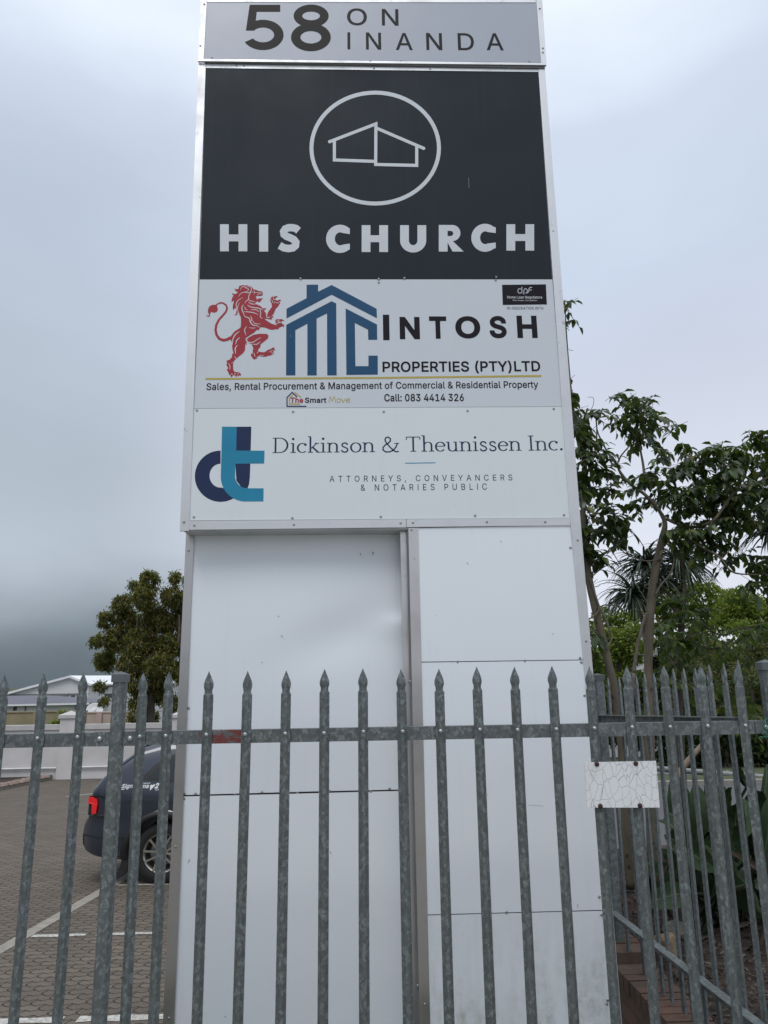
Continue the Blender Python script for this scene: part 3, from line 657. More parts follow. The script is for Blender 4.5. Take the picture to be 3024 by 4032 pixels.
# ---- lettering ---------------------------------------------------------------
# letter outlines (500 units per em): advance, rings
FONT = {
 '&': (224, ['98,-3 82,-2 68,1 55,6 44,13 35,21 27,31 21,42 18,54 17,67 19,82 24,95 42,117 70,139 108,168 118,176 127,187 131,202 129,214 123,223 113,228 101,230 84,227 73,216 68,199 73,182 84,164 102,142 219,0 182,0 86,116 61,146 44,172 39,185 38,199 40,215 45,229 55,241 67,249 82,255 100,257 118,255 133,249 145,241 154,230 160,217 162,202 158,181 146,162 128,146 77,109 55,87 50,77 48,66 50,54 55,44 62,35 72,29 83,25 96,23 111,25 126,30 151,48 160,61 168,76 172,87 174,99 174,112 204,112 203,97 201,83 198,72 185,46 173,31 166,23 158,15 147,9 136,3 123,0 111,-3']),
 '(': (137, ['45,103 50,162 66,221 88,270 118,270 95,214 81,157 76,103 80,57 94,8 118,-48 88,-48 78,-29 69,-11 62,8 56,27 51,46 47,66 45,84']),
 ')': (137, ['19,-48 43,9 57,58 61,103 56,157 41,214 19,270 48,270 71,221 86,162 92,103 91,84 89,65 86,46 81,27 74,8 67,-11 58,-30 48,-48']),
 ',': (94, ['19,-60 34,36 68,36 42,-60']),
 '.': (94, ['48,-2 39,-1 31,4 26,12 25,20 26,29 31,37 39,42 48,43 56,42 64,37 69,29 71,20 69,12 64,4 56,-1']),
 '0': (227, ['113,-3 95,-2 79,3 65,12 53,24 42,39 34,57 29,77 25,101 24,127 25,153 29,177 35,197 43,215 53,230 65,242 79,251 95,256 113,258 131,256 147,251 161,242 174,230 184,215 192,197 198,177 201,153 203,127 201,101 198,77 192,57 184,39 174,24 162,12 147,3 131,-2', '113,25 131,28 145,37 153,46 160,58 165,72 169,88 171,107 172,127 171,148 169,166 165,182 160,197 153,208 145,218 131,227 113,230 96,227 82,218 73,208 67,197 62,182 58,166 55,148 55,127 55,107 58,88 62,72 67,58 73,46 82,37 96,28']),
 '1': (227, ['38,0 38,27 195,27 195,0', '138,254 138,0 106,0 106,224 105,224 43,179 43,213 99,254']),
 '2': (227, ['32,0 32,24 117,114 141,141 155,163 160,186 159,198 154,209 146,218 137,224 112,230 98,228 86,224 77,216 69,207 65,195 64,181 33,181 34,196 37,209 43,221 51,232 60,241 72,248 84,253 98,257 112,258 127,257 141,254 153,248 164,241 173,233 181,223 186,211 189,199 191,186 185,159 168,129 133,90 76,30 76,28 195,28 195,0']),
 '3': (227, ['109,-3 94,-2 80,0 66,5 54,11 44,19 35,29 28,40 24,52 22,66 55,66 57,54 63,44 72,35 83,30 109,25 138,30 149,37 157,46 163,58 165,72 163,86 158,98 150,109 137,117 127,121 115,123 101,124 78,124 78,150 144,224 144,226 35,226 35,254 186,254 186,230 106,139 106,144 124,145 140,143 154,138 167,131 177,122 185,111 192,99 195,86 196,72 195,58 191,45 185,33 177,22 166,13 154,6 141,1 125,-2']),
 '4': (227, ['20,53 20,79 123,254 155,254 54,83 54,81 207,81 207,53', '141,0 141,61 141,73 141,159 171,159 171,0']),
 '5': (227, ['111,-3 96,-2 82,1 70,6 59,12 49,20 41,30 35,41 32,53 30,65 61,65 64,54 69,44 87,30 111,25 125,27 138,32 149,41 157,52 162,66 164,81 162,97 157,111 148,122 137,131 124,137 109,138 84,134 64,123 34,126 48,254 183,254 183,226 75,226 67,151 68,151 89,162 115,167 131,165 147,160 161,153 172,143 182,130 189,116 194,99 195,82 194,66 191,51 184,38 176,26 166,16 154,8 141,1 126,-2']),
 '6': (227, ['113,-3 98,-2 84,1 71,7 60,15 50,25 42,37 36,51 33,65 32,81 33,93 35,106 40,119 69,170 126,254 161,254 75,131 73,131 83,144 98,153 117,157 132,156 146,153 158,147 169,140 178,131 185,120 190,107 193,94 194,79 193,63 190,49 184,36 176,25 166,15 155,7 142,1 128,-2', '113,24 127,26 139,31 149,40 157,51 162,64 164,79 162,94 157,107 149,118 139,126 127,131 113,133 99,131 87,126 77,118 69,107 64,94 62,79 64,64 69,51 77,40 87,31 99,26']),
 '8': (227, ['113,-3 97,-2 82,1 68,6 56,13 45,21 37,31 31,42 27,54 26,68 28,83 33,98 40,110 51,121 63,128 76,132 76,133 65,138 55,145 46,154 40,165 36,177 35,190 36,203 40,214 45,225 53,234 62,242 73,249 85,254 99,257 113,258 128,257 141,254 153,249 164,242 173,234 181,225 186,214 190,203 191,190 190,177 186,165 180,154 171,145 162,138 150,133 150,132 164,128 176,121 186,110 194,98 199,83 200,68 199,54 195,42 189,31 181,21 171,13 158,6 145,1 130,-2', '113,25 129,26 142,30 153,37 161,46 167,57 168,69 167,83 161,94 153,104 141,111 128,116 113,118 98,116 85,111 73,104 65,94 59,83 58,69 59,57 64,46 73,37 84,30 97,26', '113,145 137,150 146,157 154,165 158,176 160,188 158,200 154,210 147,218 138,225 113,230 89,225 79,218 72,210 68,200 66,188 68,176 72,165 79,157 89,150']),
 ':': (94, ['48,-2 39,-1 31,4 26,12 25,20 26,29 31,37 39,42 48,43 56,42 64,37 69,29 71,20 69,12 64,4 56,-1', '48,135 39,137 31,142 26,149 25,158 26,167 31,174 39,179 48,181 56,179 64,174 69,167 71,158 69,149 64,142 56,137']),
 'A': (240, ['8,0 101,254 138,254 231,0 198,0 144,151 132,186 116,239 123,239 106,185 95,151 43,0', '55,71 55,99 185,99 185,71']),
 'B': (228, ['30,0 30,254 121,254 137,253 152,250 164,245 175,239 184,230 190,221 195,210 198,199 199,187 198,172 193,160 178,143 157,133 157,131 170,129 182,123 192,114 201,102 207,86 209,68 208,56 205,44 200,33 193,24 184,16 172,9 158,4 142,1 123,0', '62,29 122,29 140,30 154,34 165,40 175,53 178,68 176,81 171,92 163,102 153,109 140,114 124,115 62,115', '62,143 119,143 144,148 154,155 162,163 166,174 168,186 165,202 156,214 147,221 135,225 120,226 62,226']),
 'C': (255, ['134,-3 113,-2 93,4 75,12 59,25 46,40 35,58 27,78 22,101 20,127 22,153 27,176 35,197 46,215 59,230 75,242 93,251 113,256 134,258 170,252 181,248 191,242 201,236 214,224 224,209 229,198 234,187 236,174 204,174 195,197 179,214 158,224 134,228 119,227 105,223 92,216 80,207 71,196 62,182 57,166 53,148 52,127 53,107 57,88 63,72 71,59 80,47 92,38 105,32 119,28 134,26 158,30 179,40 195,57 204,80 236,80 234,68 229,56 224,45 214,31 201,19 192,12 181,7 170,2 159,-1 146,-3']),
 'D': (251, ['109,0 48,0 48,29 107,29 127,30 144,34 159,40 171,49 182,61 189,75 195,90 198,108 200,128 198,147 195,165 190,180 182,194 172,205 160,214 145,221 129,225 110,226 47,226 47,254 113,254 136,253 157,248 176,239 192,228 206,213 217,196 225,175 229,153 231,128 229,102 224,80 217,59 206,42 192,27 175,15 156,7 134,2', '62,254 62,0 30,0 30,254']),
 'E': (209, ['30,0 30,254 186,254 186,226 62,226 62,143 178,143 178,114 62,114 62,29 188,29 188,0']),
 'H': (258, ['30,0 30,254 62,254 62,144 196,144 196,254 228,254 228,0 196,0 196,116 62,116 62,0']),
 'I': (150, ['16,0 16,29 59,29 59,226 16,226 16,254 135,254 135,226 91,226 91,29 135,29 135,0']),
 'L': (196, ['30,0 30,254 62,254 62,29 181,29 181,0']),
 'M': (314, ['30,0 30,254 76,254 139,94 144,79 150,61 156,42 161,24 154,24 159,41 165,61 171,79 176,94 238,254 284,254 284,0 252,0 252,145 252,163 253,184 253,207 253,229 256,229 249,205 241,181 234,161 228,145 171,0 143,0 85,145 80,160 72,181 65,204 56,229 59,229 60,208 60,186 61,164 61,145 61,0']),
 'N': (262, ['30,0 30,254 68,254 172,91 181,75 194,53 207,27 202,27 200,54 200,79 199,97 199,254 232,254 232,0 193,0 101,145 89,165 74,191 54,226 60,227 61,192 62,164 62,145 62,0']),
 'O': (267, ['133,-3 112,-2 93,4 75,12 59,25 46,40 35,58 27,78 22,101 20,127 22,153 27,176 35,197 46,215 59,230 75,242 93,251 112,256 133,258 155,256 174,251 192,242 208,230 221,215 232,197 240,176 245,153 247,127 245,101 240,78 232,58 221,40 208,25 192,12 174,4 155,-2', '133,26 148,28 162,32 175,38 186,47 196,58 204,72 210,88 214,106 215,127 214,148 210,166 204,182 196,196 186,207 175,216 162,223 148,227 133,228 119,227 105,223 92,216 81,207 71,196 63,182 57,166 53,148 52,127 53,106 57,88 63,72 71,58 81,47 92,38 105,32 119,28']),
 'P': (222, ['30,0 30,254 118,254 136,253 152,250 166,244 178,236 187,226 195,215 200,202 203,189 204,174 203,159 200,145 195,133 187,121 178,112 166,104 152,98 136,94 118,93 55,93 55,121 116,121 134,123 149,128 159,136 167,147 171,160 172,174 171,188 167,201 159,211 148,219 134,224 116,226 62,226 62,0']),
 'R': (224, ['30,0 30,254 118,254 136,253 153,250 167,244 178,237 188,227 195,217 200,204 204,191 205,176 204,161 200,148 195,136 188,125 178,116 166,109 152,103 136,100 118,99 48,99 48,128 117,128 135,129 149,133 160,141 167,150 171,162 173,176 171,190 167,202 159,212 149,220 134,224 116,226 62,226 62,0', '177,0 115,115 151,115 214,0']),
 'S': (223, ['112,-4 94,-3 78,0 64,5 51,11 41,20 32,30 25,42 21,54 19,68 52,68 55,55 62,44 71,35 83,29 112,25 128,26 143,30 155,37 165,46 171,57 173,70 171,81 166,89 148,102 122,111 92,120 72,126 56,135 43,145 34,156 28,170 26,186 27,200 31,213 37,224 46,234 57,242 69,249 83,254 97,257 114,258 130,257 145,254 158,249 170,242 180,234 189,224 195,213 199,202 200,189 169,189 163,206 151,219 140,225 127,228 112,229 97,228 84,224 73,218 64,209 59,199 58,188 60,176 65,167 85,154 106,147 132,140 156,132 179,119 197,99 202,85 204,69 203,56 199,43 193,32 185,21 174,13 162,5 147,0 130,-3']),
 'T': (224, ['16,226 16,254 208,254 208,226 128,226 128,0 96,0 96,226']),
 'U': (259, ['129,-4 110,-3 93,1 77,8 63,17 52,27 42,40 36,54 31,70 30,87 30,254 62,254 62,89 64,72 70,57 80,44 94,34 104,29 116,27 129,26 143,27 155,29 165,34 179,44 188,57 194,72 196,89 196,254 229,254 229,87 227,70 223,54 216,40 207,27 195,17 182,8 166,1 149,-3']),
 'V': (240, ['102,0 8,254 42,254 96,103 108,69 124,15 117,15 133,69 145,103 197,254 231,254 139,0']),
 'W': (343, ['78,0 8,254 41,254 82,98 88,73 93,47 98,20 95,20 100,47 106,73 112,98 153,254 190,254 231,98 237,73 243,47 249,20 244,20 249,47 255,73 261,98 302,254 335,254 265,0 228,0 184,161 176,196 168,237 175,237 167,197 159,161 115,0']),
 'Y': (236, ['102,0 102,104 8,254 46,254 96,172 111,146 125,115 112,115 126,146 140,172 191,254 228,254 134,104 134,0']),
 'a': (195, ['80,-4 63,-3 47,2 34,11 24,22 17,37 15,54 17,69 22,80 29,90 39,97 63,105 89,110 117,113 133,117 136,121 138,127 138,128 133,148 120,161 98,165 75,161 59,150 50,137 20,146 29,161 39,173 52,182 66,188 97,192 119,190 143,180 153,172 161,160 165,150 168,139 168,126 168,0 138,0 138,26 136,26 126,12 108,1', '85,23 101,24 114,29 124,37 132,47 136,57 138,69 138,95 130,91 116,88 100,86 88,84 67,79 52,70 47,62 46,52 51,36 65,26']),
 'c': (198, ['104,-4 87,-3 72,1 58,8 46,17 36,29 28,43 22,58 18,75 17,94 18,113 22,130 28,146 36,159 46,171 58,180 72,187 87,191 104,192 130,189 153,178 170,161 181,138 151,131 145,145 135,155 121,162 104,165 86,162 73,155 62,144 54,129 51,118 49,106 48,94 49,81 51,70 54,59 62,44 73,33 86,26 104,23 121,26 135,33 146,44 152,59 181,51 171,28 153,11 130,0']),
 'd': (212, ['98,-4 82,-3 68,1 56,8 44,17 35,29 27,42 22,58 18,75 17,94 18,113 22,131 27,146 35,160 45,171 56,180 69,187 83,191 98,192 114,191 126,186 144,173 153,160 155,160 155,254 186,254 186,0 156,0 156,29 153,29 143,16 126,2 114,-3', '102,23 118,26 132,32 142,43 150,58 153,69 155,81 156,95 155,108 153,120 150,131 142,145 132,156 118,163 102,165 86,163 72,156 62,145 54,131 51,120 49,108 48,95 49,82 51,70 54,58 62,44 73,33 86,26']),
 'e': (202, ['106,-4 88,-3 73,1 58,8 46,17 36,29 28,42 22,58 18,75 17,93 18,112 22,129 28,145 36,159 46,170 58,180 71,187 86,191 103,192 133,187 147,180 160,170 167,162 173,152 179,141 182,128 185,113 186,97 186,85 37,85 37,110 169,110 155,101 153,119 149,134 141,147 131,157 118,163 103,165 87,163 73,157 62,147 54,135 50,121 48,105 48,89 49,75 51,64 55,53 64,40 76,31 90,25 106,23 127,26 143,36 153,53 182,45 177,32 168,20 156,10 141,2 130,-1 119,-3']),
 'f': (127, ['114,190 114,164 3,164 3,190', '40,0 40,216 42,231 48,243 57,252 68,259 94,265 111,263 121,260 114,234 107,236 97,237 85,235 77,230 72,221 71,209 71,0']),
 'g': (213, ['103,-75 90,-75 78,-73 67,-70 41,-55 25,-35 51,-20 61,-33 77,-44 103,-49 118,-47 130,-44 141,-38 149,-29 154,-17 156,-3 156,34 153,34 143,21 126,8 114,4 97,2 83,4 69,7 56,13 45,22 35,32 28,45 22,60 18,77 17,96 18,114 22,131 27,147 35,160 45,171 56,180 69,187 83,191 98,192 114,191 127,186 144,173 154,159 157,159 157,190 186,190 186,-4 185,-20 181,-33 175,-45 167,-54 157,-62 145,-68 132,-72 118,-74', '102,30 118,32 132,38 142,47 150,61 153,71 156,83 156,96 156,109 153,121 150,132 142,146 132,156 119,163 102,165 86,163 73,156 62,145 54,131 51,120 49,109 48,96 49,84 51,72 54,61 62,48 73,38 86,32']),
 'h': (205, ['57,113 57,0 26,0 26,254 57,254 57,144 51,144 58,159 66,172 76,181 87,187 100,191 114,192 132,190 148,184 161,174 170,160 175,149 178,135 179,120 179,0 148,0 148,118 147,131 143,143 136,152 123,161 105,165 92,163 80,159 71,151 63,141 58,129']),
 'i': (83, ['26,0 26,190 57,190 57,0', '42,221 34,223 27,227 22,234 21,242 22,249 27,256 34,260 42,262 50,260 57,256 62,249 63,242 62,234 57,227 50,223']),
 'k': (190, ['55,68 55,106 60,106 142,190 180,190 92,100 89,100', '26,0 26,254 57,254 57,0', '147,0 74,93 96,114 186,0']),
 'l': (95, ['70,-1 50,2 37,10 29,24 26,42 26,254 57,254 57,49 60,31 65,27 73,26 80,26 85,27 90,1 81,0']),
 'm': (305, ['26,0 26,190 56,190 56,148 54,148 59,162 66,173 86,188 110,193 123,192 134,187 144,180 151,171 157,160 160,147 156,147 161,160 169,172 190,187 218,193 234,191 249,186 261,177 270,164 275,154 278,141 278,128 278,0 248,0 248,127 245,145 236,156 224,163 209,165 197,164 187,160 173,145 168,124 168,0 137,0 137,130 134,144 126,156 115,163 100,165 79,160 70,154 63,145 58,133 57,119 57,0']),
 'n': (205, ['57,113 57,0 26,0 26,190 56,190 56,144 51,144 58,159 66,172 76,181 87,187 100,191 114,192 132,190 147,184 160,174 170,160 175,149 178,135 179,120 179,0 148,0 148,118 147,131 143,143 136,152 123,161 105,165 92,163 80,159 71,151 63,141 58,129']),
 'o': (208, ['104,-4 87,-3 72,1 58,8 46,17 36,29 28,43 22,58 18,75 17,94 18,113 22,130 28,146 36,159 46,171 58,180 72,187 87,191 104,192 120,191 136,187 149,180 161,171 171,159 180,146 186,130 189,113 191,94 189,75 186,58 180,43 171,29 161,17 149,8 136,1 120,-3', '104,23 121,26 135,33 146,44 154,59 157,70 159,81 160,94 159,106 157,118 154,129 146,144 135,155 121,162 104,165 86,162 73,155 62,144 54,129 51,118 49,106 48,94 49,81 51,70 54,59 62,44 73,33 86,26']),
 'p': (212, ['26,-71 26,190 56,190 56,160 59,160 69,173 86,186 98,191 115,192 130,191 144,187 156,180 168,171 177,160 185,146 191,131 194,113 195,94 194,75 191,58 185,42 177,29 168,17 157,8 144,1 130,-3 115,-4 99,-3 86,2 69,16 59,29 57,29 57,-71', '110,23 126,26 140,33 150,44 158,58 161,70 163,82 164,95 163,108 161,120 158,131 150,145 140,156 126,163 110,165 94,163 81,156 70,145 62,131 59,120 57,108 56,95 57,81 59,69 63,58 70,43 81,32 94,26']),
 'r': (130, ['26,0 26,190 56,190 56,160 58,160 65,173 76,184 90,190 107,192 115,192 122,192 122,161 115,162 103,163 91,161 80,157 70,151 63,142 58,131 57,118 57,0']),
 's': (182, ['91,-4 78,-3 67,-2 56,2 42,9 31,19 23,32 18,47 47,53 53,40 62,30 75,25 91,23 108,25 122,31 131,40 134,51 132,60 127,68 118,74 106,78 75,85 59,90 46,96 36,104 29,113 25,124 23,137 26,152 33,166 43,177 58,185 69,189 81,191 94,192 112,191 127,186 140,179 149,170 162,145 134,139 129,149 121,158 110,164 94,166 78,164 65,158 57,150 54,139 56,129 62,122 86,111 115,105 131,100 143,93 153,86 162,71 166,53 163,37 156,24 145,12 130,3 118,-1 105,-3']),
 't': (114, ['102,190 102,164 3,164 3,190', '32,236 63,236 63,49 64,38 68,31 75,26 85,25 93,26 101,27 107,1 96,-1 84,-2 69,-1 56,4 46,11 38,20 34,32 32,46']),
 'u': (205, ['91,-3 73,-1 57,5 44,15 35,29 30,41 27,54 26,69 26,190 57,190 57,72 58,58 62,47 68,37 82,28 100,25 113,27 125,31 134,38 142,48 146,61 148,76 148,190 179,190 179,0 149,0 149,46 154,46 147,30 139,18 129,8 117,2 105,-1']),
 'w': (284, ['69,0 11,190 44,190 67,107 77,68 88,21 82,21 93,67 103,107 126,190 158,190 181,107 191,68 201,21 196,21 206,68 217,107 240,190 272,190 215,0 184,0 159,86 152,112 145,140 138,169 145,169 138,140 131,112 124,86 99,0']),
 'y': (195, ['24,-69 31,-43 36,-44 52,-44 65,-37 75,-18 81,-1 9,190 42,190 83,78 93,43 103,10 92,10 101,43 112,78 153,190 186,190 102,-29 88,-54 70,-68 46,-73 32,-72']),
}
FONT['I'] = (91, ['30,0 30,254 62,254 62,0'])
def wind(p, r):
    w = 0
    for i in range(len(r)):
        a, b = r[i - 1], r[i]; cr = (b.x - a.x) * (p.y - a.y) - (p.x - a.x) * (b.y - a.y)
        if a.y <= p.y < b.y and cr > 0: w += 1
        elif b.y <= p.y < a.y and cr < 0: w -= 1
    return w
_g = {}
def glyph(txt, wt=0.0, space=1.0, shear=0.0):
    """outline text as a unit-square mesh; wt thickens the strokes (em/500 per side), space widens the tracking"""
    k = (txt, wt, space, shear)
    if k not in _g:
        vs, fs, x = [], [], 0
        for ch in txt:
            if ch == ' ': x += 100 + 256 * (space - 1); continue
            adv, rings = FONT[ch]; R_ = []
            for r in rings:
                p = [Vector(tuple(map(float, q.split(',')))) for q in r.split()]; n = len(p); o = []
                for i in range(n):
                    e1 = (p[i] - p[i - 1]).normalized(); e2 = (p[(i + 1) % n] - p[i]).normalized(); t = (e1 + e2)
                    t = t.normalized() if t.length > 1e-3 else e1
                    nr = Vector((-t.y, t.x)); c = max(.5, nr.dot(Vector((-e1.y, e1.x)))); o.append(p[i] + nr * (wt / c))
                R_.append([Vector((q.x + shear * q.y + x, q.y, 0)) for q in o])
            # union of all contours (non-zero winding), so overlapping strokes fill as one
            pv, pf = [], []
            for r in R_: pf.append(list(range(len(pv), len(pv) + len(r)))); pv += [Vector((q.x, q.y)) for q in r]
            ov, _, of, *_r = delaunay_2d_cdt(pv, [], pf, 0, 1e-4)
            n0 = len(vs); vs += [(q.x, q.y) for q in ov]
            for t in of:
                c = (ov[t[0]] + ov[t[1]] + ov[t[2]]) / 3
                if sum(wind(c, r) for r in R_) != 0: fs.append(tuple(i + n0 for i in t))
            x += adv + 256 * (space - 1) + wt
        x0 = min(v[0] for v in vs); x1 = max(v[0] for v in vs); y0 = min(v[1] for v in vs); y1 = max(v[1] for v in vs)
        _g[k] = ([((x_ - x0) / (x1 - x0), (y - y0) / (y1 - y0), 0) for x_, y in vs], fs)
    return _g[k]
def rect(c, x0, x1, y0, y1, d, tilt=0.0):
    """map unit square to a true rectangle on the sign face whose mid edges sit at the surveyed pixels"""
    um, vm = (x0 + x1) / 2, (y0 + y1) / 2
    X0 = FP(*px(c, x0, vm), d).x; X1 = FP(*px(c, x1, vm), d).x; Z1 = FP(*px(c, um, y0), d).z; Z0 = FP(*px(c, um, y1), d).z
    def fn(s, t, lv=0): return Vector((X0 + (X1 - X0) * s, YS - d - lv * .00025, Z0 + (Z1 - Z0) * t + tilt * (s - .5) * (X1 - X0)))
    return fn
def put(b, ch, c, x0, x1, y0, y1, d, wt=0.0, space=1.0, tilt=0.0, shear=0.0):
    vs, fs = glyph(ch, wt, space, shear); fn = rect(c, x0, x1, y0, y1, d, tilt); b.add([fn(*v) for v in vs], fs)
def word(parent, mat, *items, name='lettering'):
    b = MB()
    for it in items: put(b, *it)
    return b.build(name, M[mat], parent)
E1 = .0004
def map1(c, d): return lambda x, y: FP(*px(c, x, y), d)
def arc(cx, cy, rx, ry, a0, a1, n=40): return [(cx + rx * math.cos(R(a0 + (a1 - a0) * i / n)), cy - ry * math.sin(R(a0 + (a1 - a0) * i / n))) for i in range(n + 1)]
# header panel
dh = .012 + E1
b = MB(); mh = map1(C1, dh); mh2 = map1(C1, dh + .0001)
b.poly([[(303, 20), (432, 20), (432, 50), (333, 50), (324, 129), (287, 129)]], mh)
def ring2(b, cx, cy, rx, ry, wx, wy, f, a0=0, a1=360, n=56):
    o = arc(cx, cy, rx, ry, a0, a1, n); i = arc(cx, cy, rx - wx, ry - wy, a0, a1, n); k = len(o); b.add([f(*p) for p in o + i], [(j, j + 1, k + j + 1, k + j) for j in range(k - 1)])
ring2(b, 359, 147, 87, 64, 40, 33, mh2, 142, -152)
ring2(b, 562, 67, 74, 48, 37, 30, mh); ring2(b, 561, 157, 84, 59, 40, 33, mh2)
b.build('lettering', M['ink'], P_head)
word(P_head, 'ink', ('O', C1, 713, 797, 35, 107, dh, 3.5), ('N', C1, 860, 930, 38, 108, dh, 3.5))
word(P_head, 'ink', *[(ch, C1, a, b_, y0, y0 + 72, dh, 3.5) for ch, a, b_, y0 in (('I', 715, 727, 136), ('N', 793, 857, 137), ('A', 918, 990, 139), ('N', 1047, 1114, 139), ('D', 1180, 1248, 140), ('A', 1300, 1372, 140))])
# church panel
dc = E1; m1 = map1(C1, dc)
b = MB()
def ring(b, cx, cy, rx, ry, w, c, d, a0=0, a1=360, n=64):
    o = arc(cx, cy, rx, ry, a0, a1, n); i = arc(cx, cy, rx - w, ry - w, a0, a1, n); f = map1(c, d)
    k = len(o); b.add([f(*p) for p in o + i], [(j, j + 1, k + j + 1, k + j) for j in range(k - 1)])
ring(b, 832, 624, 277, 242, 16.5, C1, dc); b.build('emblem', M['silver'], P_church)
b = MB(); H_ = 13
b.ribbon([(640, 597), (835, 522), (834, 693), (1007, 697), (1007, 614)], H_, m1)
b.ribbon([(660, 594), (660, 674), (829, 680)], H_, map1(C1, dc + .0001)); b.ribbon([(840, 541), (1036, 625)], H_, map1(C1, dc + .0002))
for p in ((640, 597), (1036, 625), (835, 522)): b.poly([arc(p[0], p[1], 7, 7, 0, 345, 12)], map1(C1, dc + .0003))
b.build('emblem', M['silver'], P_church)
def fut(b, ch, x0, x1, y0, y1, st=37):
    f = m1
    if ch == 'H':
        m = (y0 + y1) / 2
        b.add([f(*p) for p in [(x0, y0), (x0 + st, y0), (x0 + st, m - 14), (x1 - st, m - 14), (x1 - st, y0), (x1, y0), (x1, y1), (x1 - st, y1), (x1 - st, m + 15), (x0 + st, m + 15), (x0 + st, y1), (x0, y1)]],
              [(0, 1, 2, 9, 10, 11), (2, 3, 8, 9), (3, 4, 5, 6, 7, 8)])
    elif ch == 'I': b.add([f(*p) for p in [(x0, y0), (x1, y0), (x1, y1), (x0, y1)]], [(0, 1, 2, 3)])
    elif ch == 'U':
        cx = (x0 + x1) / 2; cy = y1 - (x1 - x0) * .46
        out = [(x1, y0)] + arc(cx, cy, (x1 - x0) / 2, y1 - cy, 0, -180, 28) + [(x0, y0)]
        inn = [(x0 + st, y0)] + arc(cx, cy, (x1 - x0) / 2 - st, y1 - cy - 31, -180, 0, 28) + [(x1 - st, y0)]
        b.poly([out + inn], f)
    elif ch == 'C':
        r = (y1 - y0) / 2; cx = x0 + r; cy = (y0 + y1) / 2
        out = arc(cx, cy, r, r + 1, 50, 310, 44); inn = arc(cx + 1, cy, r - 36, r - 31, 296, 64, 34)
        b.poly([[(x1, out[0][1] + 1)] + out + [(x1, out[-1][1] - 1), (x1, cy + 20)] + inn + [(x1, cy - 20)]], f)
    elif ch == 'R':
        bw = x1 - 14; m = y0 + 68; r = 34
        out = [(x0, y1), (x0, y0), (bw - r, y0)] + arc(bw - r, y0 + r, r, r, 88, -88, 20) + [(bw - r + 2, m), (x1, y1), (x1 - 47, y1), (x0 + st, m + 6), (x0 + st, y1)]
        hole = [(x0 + st, y0 + 25), (x0 + st + 14, y0 + 25)] + arc(x0 + st + 12, y0 + 36, 12, 11, 80, -80, 10) + [(x0 + st, y0 + 47)]
        b.poly([out, hole], f)
b = MB()
for ch, x0, x1, y0, y1 in (('H', 178, 293, 945, 1059), ('I', 343, 381, 946, 1060), ('C', 625, 725, 948, 1065), ('H', 775, 886, 949, 1062), ('U', 937, 1047, 949, 1064), ('R', 1100, 1205, 948, 1060), ('C', 1237, 1340, 944, 1060), ('H', 1385, 1502, 945, 1056)): fut(b, ch, x0, x1, y0, y1)
b.ribbon([(509, 972), (498, 963), (484, 959.5), (467, 959.5), (453, 965), (446, 976), (448, 988), (458, 996), (474, 1002), (489, 1010), (497.5, 1021), (496, 1035), (485, 1044.5), (466, 1047.5), (447, 1044.5), (429, 1034)], 31, m1)
b.build('lettering', M['silver'], P_church)
# property panel
dp = E1; m6 = map1(C6, dp)
b = MB()
b.poly([[(945, 90), (1045, 90), (1045, 152), (1163, 93), (1555, 300), (1557, 382), (1163, 177), (770, 384), (770, 300), (945, 208)]], m6)
b.poly([[(768, 440), (1163, 234), (1203, 254), (1207, 880), (1125, 880), (1123, 340), (1032, 385), (1033, 880), (952, 880), (952, 430), (847, 486), (847, 880), (766, 880)]], m6)
b.poly([[(1285, 297), (1558, 437), (1560, 570), (1482, 570), (1480, 482), (1365, 423), (1370, 800), (1484, 800), (1484, 708), (1564, 708), (1565, 873), (1292, 876)]], m6)
b.build('emblem', M['blue'], P_prop)
b = MB(); b.ribbon([(113, 458), (800, 454), (1485, 446)], 7.5, map1(C2, dp)); b.build('rule', M['gold'], P_prop)
L_ = [('I', 838, 864, 196, 300, 0)] + [(a, x, y, z, z + 91, 15) for a, x, y, z in (('N', 906, 988, 205), ('T', 1027, 1097, 203), ('O', 1133, 1235, 202), ('S', 1272, 1342, 201), ('H', 1385, 1467, 200))]
word(P_prop, 'ink2', *[(a, C2, x, y, z, w, dp, k) for a, x, y, z, w, k in L_])
word(P_prop, 'ink2', ('PROPERTIES (PTY)LTD', C2, 836, 1480, 384, 436, dp, 9, .99, .006))
word(P_prop, 'ink2', ('Sales, Rental Procurement & Management of Commercial & Residential Property', C2, 117, 1472, 470, 507, dp, 5.5, 1.0, .007))
word(P_prop, 'ink2', ('Call: 083 4414 326', C2, 843, 1168, 519, 550, dp, 8, 1.0, .003))
word(P_prop, 'ink2', ('IN ASSOSIATION WITH', C2, 1345, 1492, 163.5, 175, dp, 0, 1.05, .002))
word(P_prop, 'red', ('The', C2, 460, 512, 534, 556, dp + .0003, 11))
word(P_prop, 'ink2', ('Smart', C2, 519, 607, 534, 556, dp, 10))
b = MB(); f2 = map1(C2, dp); g2 = map1(C2, dp + .00015)
for s in ([(617, 555), (621, 531), (624, 532), (630, 549), (637, 531), (640, 532), (645, 555)], arc(657, 546, 7.5, 8, 90, 450, 20), [(668, 539), (675, 554), (684, 538)], [(688, 547), (703, 544), (701, 539), (695, 538), (690, 542), (688, 548), (692, 554), (698, 554), (704, 551)]): b.ribbon(s, 2.6, f2)
b.build('lettering', M['gold'], P_prop)
b = MB(); b.ribbon([(487, 532), (467, 513), (446, 534), (446, 570), (525, 570)], 4.6, f2); b.build('emblem', M['navy'], P_prop)
b = MB(); b.ribbon([(470, 523), (456, 537), (456, 560), (499, 561)], 4.2, g2); b.ribbon([(477, 513), (503, 533)], 4.2, g2); b.build('emblem', M['gold'], P_prop)
